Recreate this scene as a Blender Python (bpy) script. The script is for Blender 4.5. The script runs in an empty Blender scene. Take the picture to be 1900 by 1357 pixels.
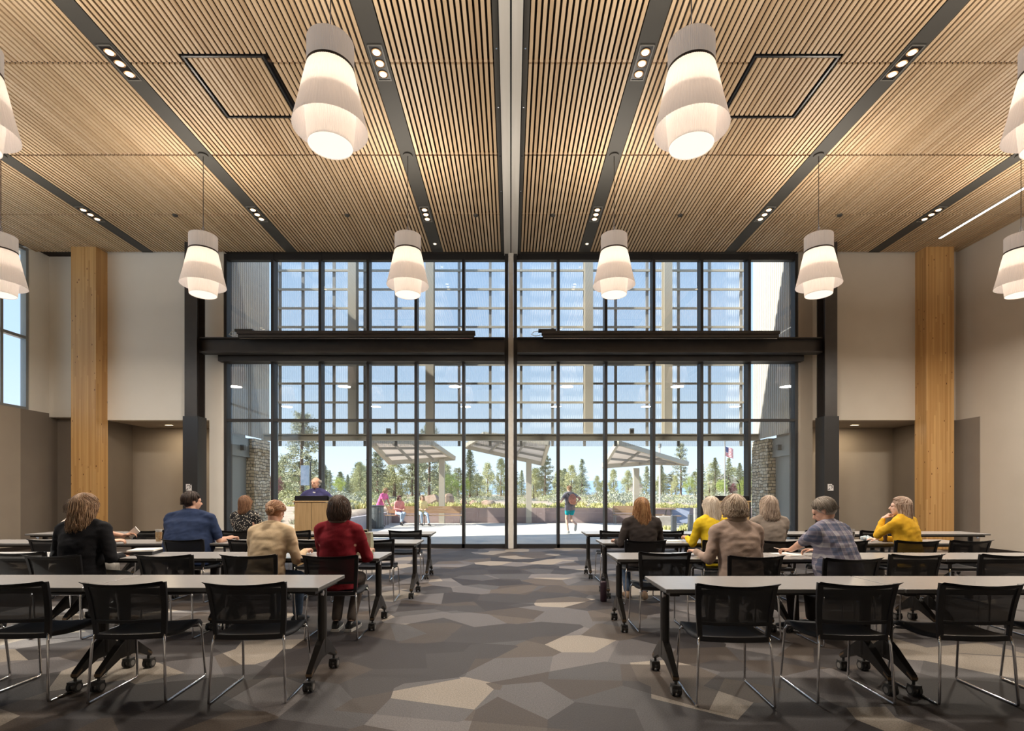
import bpy, math, random
from mathutils import Vector, Matrix, Euler
R = random.Random(7)
C = bpy.context.scene.collection
SC = bpy.context.scene
PI = math.pi
# ---------------------------------------------------------------- camera, sky, sun, exposure
F = 970.0; H = 1.40; VX, VY = 948.0, 916.0
cam = bpy.data.cameras.new('camera'); cam_o = bpy.data.objects.new('camera', cam); C.objects.link(cam_o)
cam.sensor_width = 36; cam.lens = F / 1900 * 36
cam.shift_x = (950 - VX) / 1900; cam.shift_y = (VY - 678.5) / 1900
cam.clip_start = 0.05; cam.clip_end = 6000
cam_o.location = (0, 0, H); cam_o.rotation_euler = (PI / 2, 0, 0)
SC.camera = cam_o
SC.view_settings.view_transform = 'Standard'; SC.view_settings.look = 'None'
SC.view_settings.gamma = 1; SC.view_settings.use_curve_mapping = False
SC.view_settings.exposure = 0.0
SC.cycles.use_denoising = True
SC.cycles.max_bounces = 9; SC.cycles.diffuse_bounces = 4; SC.cycles.glossy_bounces = 3
SC.cycles.transmission_bounces = 4; SC.cycles.transparent_max_bounces = 16
SC.cycles.caustics_reflective = False; SC.cycles.caustics_refractive = False
SC.cycles.sample_clamp_indirect = 6

W = bpy.data.worlds.new('sky'); SC.world = W; W.use_nodes = True
wn = W.node_tree.nodes; wl = W.node_tree.links; wn.clear()
g = wn.new('ShaderNodeNewGeometry'); sx = wn.new('ShaderNodeSeparateXYZ')
tc = wn.new('ShaderNodeTexCoord'); wl.new(tc.outputs['Generated'], sx.inputs[0])
rp = wn.new('ShaderNodeValToRGB'); wl.new(sx.outputs['Z'], rp.inputs[0])
els = rp.color_ramp.elements
els[0].position = 0.0; els[0].color = (.80, .89, .96, 1)
els[1].position = 1.0; els[1].color = (.15, .30, .60, 1)
for p, c in ((.08, (.66, .80, .94)), (.20, (.52, .70, .93)), (.42, (.40, .60, .90))):
    e = els.new(p); e.color = (*c, 1)
bg = wn.new('ShaderNodeBackground'); bg.inputs[1].default_value = 1.55
wo = wn.new('ShaderNodeOutputWorld'); wl.new(rp.outputs[0], bg.inputs[0]); wl.new(bg.outputs[0], wo.inputs[0])

sun = bpy.data.lights.new('sun', 'SUN'); sun.energy = 11.0; sun.angle = math.radians(.6); sun.color = (1, .93, .82)
so = bpy.data.objects.new('sun', sun); C.objects.link(so)
so.rotation_euler = Vector((.80, .19, -.58)).to_track_quat('-Z', 'Y').to_euler()
P_DOWN, P_UP, P_IN, P_SPOT = 76.0, 27.0, 4.5, 11.0     # watts of the pendant and downlight lamps
# ---------------------------------------------------------------- helpers
def P(px, py, Y):
    s = F / Y
    return Vector(((px - VX) / s, Y, H + (VY - py) / s))
def nm(name, rough=.5, color=(.5, .5, .5), metal=0, spec=None, emit=None, es=0, trans=0):
    m = bpy.data.materials.new(name); m.use_nodes = True
    b = m.node_tree.nodes['Principled BSDF']
    b.inputs['Base Color'].default_value = (*color, 1); b.inputs['Roughness'].default_value = rough
    b.inputs['Metallic'].default_value = metal
    if spec is not None: b.inputs['Specular IOR Level'].default_value = spec
    if emit: b.inputs['Emission Color'].default_value = (*emit, 1); b.inputs['Emission Strength'].default_value = es
    return m
def nodes(m): return m.node_tree.nodes, m.node_tree.links, m.node_tree.nodes['Principled BSDF']
def noise_mat(name, c1, c2, scale=5, rough=.6, stretch=(1, 1, 1), bump=0, metal=0, detail=3, island=0, spec=None, bscale=None):
    m = nm(name, rough, c1, metal, spec); N, L, b = nodes(m)
    t = N.new('ShaderNodeTexCoord'); mp = N.new('ShaderNodeMapping'); mp.inputs['Scale'].default_value = stretch
    no = N.new('ShaderNodeTexNoise'); no.inputs['Scale'].default_value = scale; no.inputs['Detail'].default_value = detail
    L.new(t.outputs['Object'], mp.inputs[0]); L.new(mp.outputs[0], no.inputs[0])
    r = N.new('ShaderNodeValToRGB'); r.color_ramp.elements[0].color = (*c1, 1); r.color_ramp.elements[1].color = (*c2, 1)
    r.color_ramp.elements[0].position = .33; r.color_ramp.elements[1].position = .67
    if island:
        ge = N.new('ShaderNodeNewGeometry'); mx = N.new('ShaderNodeMix')
        mx.inputs[0].default_value = island; L.new(no.outputs[0], mx.inputs[2]); L.new(ge.outputs['Random Per Island'], mx.inputs[3])
        L.new(mx.outputs[0], r.inputs[0])
    else: L.new(no.outputs[0], r.inputs[0])
    L.new(r.outputs[0], b.inputs['Base Color'])
    if bump:
        bp = N.new('ShaderNodeBump'); bp.inputs['Strength'].default_value = bump; bp.inputs['Distance'].default_value = .01
        src = no
        if bscale:
            src = N.new('ShaderNodeTexNoise'); src.inputs['Scale'].default_value = bscale; L.new(t.outputs['Object'], src.inputs[0])
        L.new(src.outputs[0], bp.inputs['Height']); L.new(bp.outputs[0], b.inputs['Normal'])
    return m

class MB:
    def __init__(s): s.v = []; s.f = []
    def add(s, vs, fs):
        o = len(s.v); s.v += [tuple(v) for v in vs]; s.f += [tuple(i + o for i in f) for f in fs]; return s
    def box(s, x0, x1, y0, y1, z0, z1, M=None):
        vs = [Vector(p) for p in ((x0,y0,z0),(x1,y0,z0),(x1,y1,z0),(x0,y1,z0),(x0,y0,z1),(x1,y0,z1),(x1,y1,z1),(x0,y1,z1))]
        if M: vs = [M @ v for v in vs]
        return s.add(vs, [(0,3,2,1),(4,5,6,7),(0,1,5,4),(1,2,6,5),(2,3,7,6),(3,0,4,7)])
    def loft(s, rings, cap=True, closed=True):
        o = len(s.v); n = len(rings[0])
        for r in rings: s.v += [tuple(p) for p in r]
        for k in range(len(rings) - 1):
            for i in range(n if closed else n - 1):
                j = (i + 1) % n
                s.f.append((o + k*n + i, o + k*n + j, o + (k+1)*n + j, o + (k+1)*n + i))
        if cap:
            s.f.append(tuple(o + i for i in reversed(range(n)))); e = o + (len(rings) - 1) * n
            s.f.append(tuple(e + i for i in range(n)))
        return s
    def tube(s, pts, r, n=8, cap=True):
        pts = [Vector(p) for p in pts]; rs = r if isinstance(r, (list, tuple)) else [r] * len(pts)
        rings = []; up = None
        for i, p in enumerate(pts):
            a = pts[max(0, i-1)]; b = pts[min(len(pts)-1, i+1)]
            t = (b - a); t = t.normalized() if t.length > 1e-9 else Vector((0,0,1))
            if up is None: up = t.orthogonal().normalized()
            u = (up - t * up.dot(t)); u = u.normalized() if u.length > 1e-6 else t.orthogonal().normalized(); up = u
            w = t.cross(u)
            rings.append([p + (u * math.cos(2*PI*k/n) + w * math.sin(2*PI*k/n)) * rs[i] for k in range(n)])
        return s.loft(rings, cap)
    def lathe(s, prof, n=32, c=(0,0,0), cap=True):
        rings = [[(c[0] + r*math.cos(2*PI*k/n), c[1] + r*math.sin(2*PI*k/n), c[2] + z) for k in range(n)] for r, z in prof]
        return s.loft(rings, cap)
    def ell(s, c, rad, n=16, m=10, M=None):
        rings = []
        for j in range(m + 1):
            th = PI * (j + .02) / (m + .04)
            ring = []
            for k in range(n):
                a = 2*PI*k/n
                p = Vector((rad[0]*math.sin(th)*math.cos(a), rad[1]*math.sin(th)*math.sin(a), -rad[2]*math.cos(th)))
                if M: p = M @ p
                ring.append(Vector(c) + p)
            rings.append(ring)
        return s.loft(rings)
    def prism(s, poly, a, b, axis='z'):
        def q(p, t): return {'z': (p[0], p[1], t), 'y': (p[0], t, p[1]), 'x': (t, p[0], p[1])}[axis]
        n = len(poly)
        vs = [q(p, a) for p in poly] + [q(p, b) for p in poly]
        return s.add(vs, [tuple(range(n))[::-1], tuple(range(n, 2*n))] + [(i, (i+1) % n, n + (i+1) % n, n + i) for i in range(n)])
    def mesh(s, name):
        me = bpy.data.meshes.new(name); me.from_pydata(s.v, [], s.f); me.update(); return me
    def build(s, name, mat, parent=None, smooth=False, bevel=0, loc=None, fix=True):
        me = s.mesh(name); me.materials.append(mat)
        if fix:
            import bmesh
            bm = bmesh.new(); bm.from_mesh(me); bmesh.ops.recalc_face_normals(bm, faces=bm.faces); bm.to_mesh(me); bm.free()
        if smooth:
            me.polygons.foreach_set('use_smooth', [True] * len(me.polygons))
        o = bpy.data.objects.new(name, me); C.objects.link(o)
        if parent: o.parent = parent
        if loc: o.location = loc
        if bevel:
            md = o.modifiers.new('bevel', 'BEVEL'); md.width = bevel; md.segments = 2; md.limit_method = 'ANGLE'
        return o
def tag(o, label=None, cat=None, group=None, kind=None):
    if label: o['label'] = label
    if cat: o['category'] = cat
    if group: o['group'] = group
    if kind: o['kind'] = kind
    return o
def empty(name, loc=(0,0,0), rz=0, label=None, cat=None, group=None):
    o = bpy.data.objects.new(name, None); C.objects.link(o); o.location = loc; o.rotation_euler = (0, 0, rz)
    o.empty_display_size = .05
    return tag(o, label, cat, group)
def copy_tree(o, parent=None):
    c = o.copy(); C.objects.link(c); c.parent = parent
    for ch in list(o.children): copy_tree(ch, c)
    return c
def struct(o): o['kind'] = 'structure'; return o
def light(name, kind, loc, energy, color, size=.1, rot=None, parent=None, spot=None, blend=.6):
    l = bpy.data.lights.new(name, kind); l.energy = energy; l.color = color
    if kind == 'AREA': l.shape = 'DISK'; l.size = size
    else: l.shadow_soft_size = size
    if kind == 'SPOT': l.spot_size = spot; l.spot_blend = blend
    o = bpy.data.objects.new(name, l); C.objects.link(o); o.location = loc
    if rot: o.rotation_euler = rot
    if parent: o.parent = parent
    return o
# ---------------------------------------------------------------- materials
white_wall = noise_mat('paler wall tone', (.85,.82,.76), (.87,.84,.78), 2, .85)  # paler wall tone, used on the left and rear
warm_wall = noise_mat('darker beige wall tone', (.58,.53,.46), (.60,.55,.48), 2, .85)  # darker, warmer tone for the right-hand walls
tan_paint = noise_mat('tan grey wall paint', (.40,.35,.29), (.42,.37,.305), 2, .85)
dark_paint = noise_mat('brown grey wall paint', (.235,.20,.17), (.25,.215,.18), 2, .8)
dark_steel = noise_mat('dark painted steel', (.026,.022,.021), (.034,.028,.026), 6, .45)
frame_m = nm('window frame dark bronze', .5, (.012,.011,.012))
gray_metal = nm('grey metal', .35, (.07,.075,.08), .5)
clad_m = nm('near-black metal cladding', .32, (.030,.030,.032), .3)
door_m = nm('blue grey door paint', .4, (.22,.25,.26), .1)
alu_m = nm('pale window frame', .4, (.30,.32,.33), .3)
strip_m = nm('dark grey ceiling strip', .7, (.055,.052,.046))
black_pl = nm('black plastic', .34, (.010,.010,.012))
seat_m = noise_mat('charcoal seat fabric', (.018,.020,.026), (.03,.033,.04), 300, .7)
chrome = nm('chrome', .13, (.72,.72,.74), 1)
table_top = noise_mat('pale grey laminate', (.35,.34,.335), (.38,.37,.365), 12, .24, (1, 14, 1))
edge_m = nm('shade-darkened table edge', .5, (.13,.125,.12))  # laminate colour darkened to stand in for the shade on the edge
leg_m = nm('dark table leg', .38, (.028,.025,.023), .4)
bronze = nm('bronze leg tip', .35, (.20,.14,.085), .7)
wheel_m = nm('caster rubber', .5, (.03,.03,.03)); hub_m = nm('caster hub', .4, (.20,.19,.18))
trackm = noise_mat('white partition track', (.58,.56,.52), (.64,.62,.58), 3, .5, (4, .2, 4))
concrete = noise_mat('patio concrete', (.56,.52,.46), (.62,.58,.52), 1.5, .85)
planter_m = noise_mat('weathered planter wall', (.36,.27,.26), (.43,.33,.31), 1.2, .8)
beige_steel = nm('beige painted steel', .55, (.50,.46,.38))
beige_dark = nm('grey painted steel', .55, (.33,.32,.30))
canopy_panel = nm('white canopy panel', .6, (.80,.76,.72))
oak = noise_mat('oak veneer', (.50,.33,.16), (.60,.41,.21), 4, .45, (9, 9, .8))
teak = noise_mat('bench timber', (.40,.25,.14), (.50,.33,.20), 4, .55, (.5, 6, 6))
skin = noise_mat('skin', (.60,.34,.24), (.66,.39,.28), 12, .5)
skin2 = noise_mat('fair skin', (.70,.44,.34), (.75,.49,.38), 12, .5)
eye_m = nm('eye', .2, (.03,.02,.02)); lip_m = nm('lips', .45, (.45,.16,.14))

def slat_mat():
    m = nm('pale wood slat', .55); N, L, b = nodes(m)
    t = N.new('ShaderNodeTexCoord'); ge = N.new('ShaderNodeNewGeometry')
    mp = N.new('ShaderNodeMapping'); mp.inputs['Scale'].default_value = (14, .5, 14)
    no = N.new('ShaderNodeTexNoise'); no.inputs['Scale'].default_value = 1.2; no.inputs['Detail'].default_value = 4
    L.new(t.outputs['Object'], mp.inputs[0]); L.new(mp.outputs[0], no.inputs[0])
    mx = N.new('ShaderNodeMix'); mx.inputs[0].default_value = .5; L.new(no.outputs[0], mx.inputs[2]); L.new(ge.outputs['Random Per Island'], mx.inputs[3])
    r = N.new('ShaderNodeValToRGB'); e = r.color_ramp.elements
    e[0].position = .12; e[0].color = (.45,.305,.18,1); e[1].position = .85; e[1].color = (.66,.50,.335,1)
    k = e.new(.45); k.color = (.56,.405,.25,1)
    L.new(mx.outputs[0], r.inputs[0]); L.new(r.outputs[0], b.inputs['Base Color']); return m
slat_m = slat_mat()
backing = nm('dark acoustic backing', .9, (.022,.014,.009))
rail_m = nm('brown slat cross rail', .7, (.10,.048,.022))

def glulam_mat():
    m = nm('laminated timber', .45); N, L, b = nodes(m)
    t = N.new('ShaderNodeTexCoord'); sp = N.new('ShaderNodeSeparateXYZ'); L.new(t.outputs['Object'], sp.inputs[0])
    ad = N.new('ShaderNodeMath'); ad.operation = 'ADD'; L.new(sp.outputs[0], ad.inputs[0]); L.new(sp.outputs[1], ad.inputs[1])
    ml = N.new('ShaderNodeMath'); ml.operation = 'MULTIPLY'; ml.inputs[1].default_value = 26; L.new(ad.outputs[0], ml.inputs[0])
    fl = N.new('ShaderNodeMath'); fl.operation = 'FLOOR'; L.new(ml.outputs[0], fl.inputs[0])
    z = N.new('ShaderNodeMath'); z.operation = 'MULTIPLY'; z.inputs[1].default_value = .45; L.new(sp.outputs[2], z.inputs[0])
    wnz = N.new('ShaderNodeTexWhiteNoise'); wnz.noise_dimensions = '1D'; L.new(fl.outputs[0], wnz.inputs['W'])
    z2 = N.new('ShaderNodeMath'); z2.operation = 'ADD'; L.new(z.outputs[0], z2.inputs[0]); L.new(wnz.outputs[0], z2.inputs[1])
    zf = N.new('ShaderNodeMath'); zf.operation = 'FLOOR'; L.new(z2.outputs[0], zf.inputs[0])
    cb = N.new('ShaderNodeCombineXYZ'); L.new(fl.outputs[0], cb.inputs[0]); L.new(zf.outputs[0], cb.inputs[1])
    w2 = N.new('ShaderNodeTexWhiteNoise'); w2.noise_dimensions = '3D'; L.new(cb.outputs[0], w2.inputs[0])
    mp = N.new('ShaderNodeMapping'); mp.inputs['Scale'].default_value = (30, 30, .8); L.new(t.outputs['Object'], mp.inputs[0])
    no = N.new('ShaderNodeTexNoise'); no.inputs['Scale'].default_value = 1.5; L.new(mp.outputs[0], no.inputs[0])
    mx = N.new('ShaderNodeMix'); mx.inputs[0].default_value = .45; L.new(w2.outputs[0], mx.inputs[2]); L.new(no.outputs[0], mx.inputs[3])
    r = N.new('ShaderNodeValToRGB'); e = r.color_ramp.elements
    e[0].position = .1; e[0].color = (.42,.22,.07,1); e[1].position = .9; e[1].color = (.66,.41,.17,1)
    L.new(mx.outputs[0], r.inputs[0])
    vo = N.new('ShaderNodeTexVoronoi'); vo.inputs['Scale'].default_value = 1; mp2 = N.new('ShaderNodeMapping'); mp2.inputs['Scale'].default_value = (9, 9, 4)
    L.new(t.outputs['Object'], mp2.inputs[0]); L.new(mp2.outputs[0], vo.inputs[0])
    kr = N.new('ShaderNodeValToRGB'); kr.color_ramp.elements[0].position = .07; kr.color_ramp.elements[0].color = (.18,.07,.02,1); kr.color_ramp.elements[1].position = .11; kr.color_ramp.elements[1].color = (1,1,1,1)
    L.new(vo.outputs['Distance'], kr.inputs[0])
    mm = N.new('ShaderNodeMix'); mm.data_type = 'RGBA'; mm.blend_type = 'MULTIPLY'; mm.inputs[0].default_value = 1
    L.new(r.outputs[0], mm.inputs[6]); L.new(kr.outputs[0], mm.inputs[7]); L.new(mm.outputs[2], b.inputs['Base Color']); return m
glulam = glulam_mat()

def carpet_mat():
    m = nm('polygon carpet', .62, spec=.42); N, L, b = nodes(m)
    t = N.new('ShaderNodeTexCoord')
    def cell(scale, off, st=(1, 1, 1), rnd=.85):
        mp = N.new('ShaderNodeMapping'); mp.inputs['Location'].default_value = off; mp.inputs['Scale'].default_value = st
        L.new(t.outputs['Object'], mp.inputs[0])
        v = N.new('ShaderNodeTexVoronoi'); v.voronoi_dimensions = '2D'; v.inputs['Scale'].default_value = scale; v.inputs['Randomness'].default_value = rnd
        L.new(mp.outputs[0], v.inputs[0]); s = N.new('ShaderNodeSeparateColor'); L.new(v.outputs['Color'], s.inputs[0]); return s
    a = cell(1.75, (3.1, 1.7, 0)); c = cell(1.35, (9.4, 4.2, 0), (1, 1.25, 1), 1.0)
    mx = N.new('ShaderNodeMix'); mx.inputs[0].default_value = .36; L.new(a.outputs[0], mx.inputs[2]); L.new(c.outputs[1], mx.inputs[3])
    r = N.new('ShaderNodeValToRGB'); r.color_ramp.interpolation = 'CONSTANT'; e = r.color_ramp.elements
    cols = [(.0,(.024,.019,.020)),(.26,(.036,.031,.032)),(.37,(.056,.043,.036)),(.45,(.066,.062,.065)),(.54,(.086,.068,.056)),(.62,(.108,.101,.104)),(.69,(.155,.143,.142)),(.76,(.29,.255,.215))]
    e[0].color = (*cols[0][1], 1); e[1].position = cols[1][0]; e[1].color = (*cols[1][1], 1)
    for p, k in cols[2:]:
        q = e.new(p); q.color = (*k, 1)
    L.new(mx.outputs[0], r.inputs[0])
    n2 = N.new('ShaderNodeTexNoise'); n2.inputs['Scale'].default_value = 110; n2.inputs['Detail'].default_value = 2; L.new(t.outputs['Object'], n2.inputs[0])
    k = N.new('ShaderNodeMapRange'); k.inputs[1].default_value = .3; k.inputs[2].default_value = .7; k.inputs[3].default_value = .72; k.inputs[4].default_value = 1.28
    L.new(n2.outputs[0], k.inputs[0])
    mm = N.new('ShaderNodeVectorMath'); mm.operation = 'SCALE'; L.new(r.outputs[0], mm.inputs[0]); L.new(k.outputs[0], mm.inputs['Scale'])
    L.new(mm.outputs[0], b.inputs['Base Color'])
    bp = N.new('ShaderNodeBump'); bp.inputs['Strength'].default_value = .5; bp.inputs['Distance'].default_value = .004
    L.new(n2.outputs[0], bp.inputs['Height']); L.new(bp.outputs[0], b.inputs['Normal']); return m
carpet = carpet_mat()

def stone_mat():
    m = nm('coursed rubble stone', .9); N, L, b = nodes(m)
    t = N.new('ShaderNodeTexCoord'); sp = N.new('ShaderNodeSeparateXYZ'); L.new(t.outputs['Object'], sp.inputs[0])
    ad = N.new('ShaderNodeMath'); ad.operation = 'ADD'; L.new(sp.outputs[0], ad.inputs[0]); L.new(sp.outputs[1], ad.inputs[1])
    cb = N.new('ShaderNodeCombineXYZ'); L.new(ad.outputs[0], cb.inputs[0]); L.new(sp.outputs[2], cb.inputs[1])
    nz = N.new('ShaderNodeTexNoise'); nz.inputs['Scale'].default_value = 3.2; L.new(t.outputs['Object'], nz.inputs[0])
    vs = N.new('ShaderNodeVectorMath'); vs.operation = 'SCALE'; vs.inputs['Scale'].default_value = .13; L.new(nz.outputs['Color'], vs.inputs[0])
    va = N.new('ShaderNodeVectorMath'); L.new(cb.outputs[0], va.inputs[0]); L.new(vs.outputs[0], va.inputs[1]); cb = va
    br = N.new('ShaderNodeTexBrick'); br.offset = .37; br.squash = .6; br.squash_frequency = 3
    br.inputs['Scale'].default_value = 1; br.inputs['Brick Width'].default_value = .21; br.inputs['Row Height'].default_value = .092
    br.inputs['Mortar Size'].default_value = .010; br.inputs['Bias'].default_value = -.1
    br.inputs['Color1'].default_value = (.44,.35,.23,1); br.inputs['Color2'].default_value = (.74,.67,.54,1); br.inputs['Mortar'].default_value = (.10,.09,.075,1)
    no = N.new('ShaderNodeTexNoise'); no.inputs['Scale'].default_value = 6; L.new(t.outputs['Object'], no.inputs[0])
    L.new(cb.outputs[0], br.inputs[0])
    mx = N.new('ShaderNodeMix'); mx.data_type = 'RGBA'; mx.blend_type = 'OVERLAY'; mx.inputs[0].default_value = .8
    L.new(br.outputs[0], mx.inputs[6]); L.new(no.outputs[0], mx.inputs[7]); L.new(mx.outputs[2], b.inputs['Base Color'])
    bp = N.new('ShaderNodeBump'); bp.invert = True; bp.inputs['Distance'].default_value = .03; L.new(br.outputs['Fac'], bp.inputs['Height']); L.new(bp.outputs[0], b.inputs['Normal']); return m
stone = stone_mat()
def see_through(name, color, alpha, rough=.5, transl=0):
    m = bpy.data.materials.new(name); m.use_nodes = True; N = m.node_tree.nodes; L = m.node_tree.links
    b = N['Principled BSDF']; b.inputs['Base Color'].default_value = (*color, 1); b.inputs['Roughness'].default_value = rough
    tr = N.new('ShaderNodeBsdfTransparent'); mx = N.new('ShaderNodeMixShader'); mx.inputs[0].default_value = alpha
    L.new(tr.outputs[0], mx.inputs[1]); L.new(b.outputs[0], mx.inputs[2]); L.new(mx.outputs[0], N['Material Output'].inputs[0]); return m
perf = see_through('perforated corrugated metal', (.66,.64,.60), .36)
perf_side = see_through('perforated side wall metal', (.62,.60,.56), .55)
solid_side = see_through('pale side wall metal', (.66,.64,.60), .93)
chair_mesh_m = see_through('black chair mesh', (.012,.012,.014), .92, .6)
def glass_mat():
    m = bpy.data.materials.new('window glass'); m.use_nodes = True; N = m.node_tree.nodes; L = m.node_tree.links; N.remove(N['Principled BSDF'])
    tr = N.new('ShaderNodeBsdfTransparent'); tr.inputs[0].default_value = (.96, .98, .98, 1)
    gl = N.new('ShaderNodeBsdfGlossy'); gl.inputs['Roughness'].default_value = 0.0
    fr = N.new('ShaderNodeFresnel'); ge = N.new('ShaderNodeNewGeometry'); mr = N.new('ShaderNodeMapRange')
    mr.inputs[3].default_value = 1.5; mr.inputs[4].default_value = 1 / 1.5; L.new(ge.outputs['Backfacing'], mr.inputs[0]); L.new(mr.outputs[0], fr.inputs[0])
    mu = N.new('ShaderNodeMath'); mu.operation = 'MULTIPLY'; mu.inputs[1].default_value = 1.5; L.new(fr.outputs[0], mu.inputs[0])
    mx = N.new('ShaderNodeMixShader'); L.new(mu.outputs[0], mx.inputs[0]); L.new(tr.outputs[0], mx.inputs[1]); L.new(gl.outputs[0], mx.inputs[2])
    L.new(mx.outputs[0], N['Material Output'].inputs[0]); return m
glass = glass_mat()
def shade_mat():
    m = bpy.data.materials.new('pleated white lampshade'); m.use_nodes = True; N = m.node_tree.nodes; L = m.node_tree.links; b = N['Principled BSDF']
    b.inputs['Base Color'].default_value = (.86, .82, .80, 1); b.inputs['Roughness'].default_value = .8
    tl = N.new('ShaderNodeBsdfTranslucent'); tl.inputs[0].default_value = (.95, .89, .83, 1)
    mx = N.new('ShaderNodeMixShader'); mx.inputs[0].default_value = .30
    em = N.new('ShaderNodeEmission'); em.inputs[0].default_value = (1, .90, .84, 1); em.inputs[1].default_value = .13
    ad = N.new('ShaderNodeAddShader')
    L.new(b.outputs[0], mx.inputs[1]); L.new(tl.outputs[0], mx.inputs[2]); L.new(mx.outputs[0], ad.inputs[0]); L.new(em.outputs[0], ad.inputs[1])
    L.new(ad.outputs[0], N['Material Output'].inputs[0]); return m
shade_m = shade_mat()
diffuser_m = nm('glowing lamp diffuser', .5, (.9,.85,.78), emit=(1,.88,.70), es=1.15)
lamp_m = nm('lit downlight', .5, (.9,.8,.7), emit=(1,.80,.52), es=5)
lens_ring = nm('downlight reflector', .3, (.35,.22,.12), .6)
strip_light_m = nm('lit linear lamp', .5, (1,1,1), emit=(1,.92,.80), es=4)

# ================================================================ the room
CEIL = 7.55; XL, XR = -12.1, 11.4; YB = -4.0; WY = 13.4; SIDE = 3.28
struct(MB().box(XL, XR, YB, WY + .05, -.05, 0).build('floor', carpet))
struct(MB().box(XL, -7.6, WY + .05, 15.1, -.05, 0).box(7.6, XR, WY + .05, 15.1, -.05, 0).build('floor', carpet))
struct(MB().box(XL - .2, XR + .2, YB, 13.9, CEIL + .06, CEIL + .3).build('ceiling', backing))
# slat bays between the dark strips
strips = [-9.25, -5.58, -1.87, 1.87, 5.58, 9.25]; SW = .135
seams = [YB, -2.68, -.65, 1.38, 3.41, 5.44, 7.47, 9.50, 11.53, 13.32]
bays = [(XL, -9.25 - SW), (-9.25 + SW, -5.58 - SW), (-5.58 + SW, -1.87 - SW), (-1.87 + SW, -.24), (.24, 1.87 - SW), (1.87 + SW, 5.58 - SW), (5.58 + SW, 9.25 - SW), (9.25 + SW, XR)]
PITCH = .078
hatches = [(-4.60, -3.50, 7.36, 8.52), (3.45, 4.60, 7.36, 8.52)]
for bi, (a, b_) in enumerate(bays):
    n = max(1, round((b_ - a) / PITCH)); p = (b_ - a) / n; m = MB(); rl = MB()
    for i in range(n):
        x = a + (i + .5) * p
        for k in range(len(seams) - 1):
            segs = [(seams[k] + .018, seams[k+1] - .018)]
            for hx0, hx1, hy0, hy1 in hatches:
                if hx0 - .05 < x < hx1 + .05:
                    ns = []
                    for s0, s1 in segs:
                        if s1 <= hy0 - .05 or s0 >= hy1 + .05: ns.append((s0, s1)); continue
                        if s0 < hy0 - .05: ns.append((s0, hy0 - .05))
                        if s1 > hy1 + .05: ns.append((hy1 + .05, s1))
                    segs = ns
            for s0, s1 in segs:
                m.box(x - .0235, x + .0235, s0, s1, CEIL, CEIL + .03)
    struct(m.build('ceiling', slat_m))
    for y in seams[1:]: rl.box(a, b_, y - .022, y + .022, CEIL + .031, CEIL + .055)
    struct(rl.build('ceiling', rail_m))
for x in strips:
    struct(MB().box(x - SW, x + SW, YB, 13.32, CEIL - .004, CEIL + .055).build('ceiling', strip_m))
for i, (x0, x1, y0, y1) in enumerate(hatches):
    side = 'left' if i == 0 else 'right'
    e = empty('ceiling_hatch', (x0, y0, CEIL), 0, 'dark-framed square access panel in slatted ceiling %s of the centre track' % side, 'access hatch')
    w, d = x1 - x0, y1 - y0
    fr = MB()
    for q in ((0,w,-.03,0),(0,w,d,d+.03),(-.03,0,-.03,d+.03),(w,w+.03,-.03,d+.03)): fr.box(*q, -.012, .05)
    fr.build('frame', black_pl, e)
    sl = MB(); n = round((w - .04) / PITCH)
    for k in range(n):
        x = .02 + (k + .5) * (w - .04) / n; sl.box(x - .0235, x + .0235, .02, d - .02, -.004, .03)
    sl.build('slat_panel', slat_m, e)
# partition track in the middle
def taper(x0a, x1a, x0b, x1b, z0, z1, name, mat, parent=None):
    vs = [(x0a, YB, z0), (x1a, YB, z0), (x1b, WY, z0), (x0b, WY, z0), (x0a, YB, z1), (x1a, YB, z1), (x1b, WY, z1), (x0b, WY, z1)]
    return MB().add(vs, [(0,3,2,1),(4,5,6,7),(0,1,5,4),(1,2,6,5),(2,3,7,6),(3,0,4,7)]).build(name, mat, parent)
tr = empty('partition_track', (0, 0, 0), 0, 'long white split track running down the middle of the slatted ceiling to the centre post', 'ceiling track')
taper(-.13, -.012, -.17, -.012, CEIL - .05, CEIL + .05, 'track_rail', trackm, tr)
taper(.012, .13, .012, .17, CEIL - .05, CEIL + .05, 'track_rail', trackm, tr)
taper(-.24, -.145, -.24, -.185, CEIL - .015, CEIL + .05, 'side_rail', strip_m, tr)
taper(.145, .24, .185, .24, CEIL - .015, CEIL + .05, 'side_rail', strip_m, tr)
taper(-.24, .24, -.24, .24, CEIL + .03, CEIL + .058, 'track_channel', black_pl, tr)
# walls
struct(MB().box(XL - .2, XR + .2, YB - .2, YB, 0, CEIL + .06).build('wall_rear', white_wall))
struct(MB().box(XR, XR + .2, YB, 15.1, 0, CEIL + .06).build('wall_right', warm_wall))
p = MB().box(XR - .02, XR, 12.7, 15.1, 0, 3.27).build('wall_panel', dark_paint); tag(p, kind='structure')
struct(MB().box(XR - .025, XR, YB, 12.7, 0, .10).build('baseboard_right', dark_steel))
# left wall: dark lower part, window band above
struct(MB().box(XL - .2, XL, YB, 12.9, 0, 3.5).build('wall_left', tan_paint))
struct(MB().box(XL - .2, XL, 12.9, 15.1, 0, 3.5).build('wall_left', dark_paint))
struct(MB().box(XL - .2, XL, 13.14, 13.9, 3.5, CEIL + .06).box(XL - .2, XL, YB, -3.2, 3.5, CEIL + .06).build('wall_left', white_wall))
struct(MB().box(XL, XL + .02, YB, 15.1, 0, .10).build('baseboard_left', dark_steel))
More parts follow.
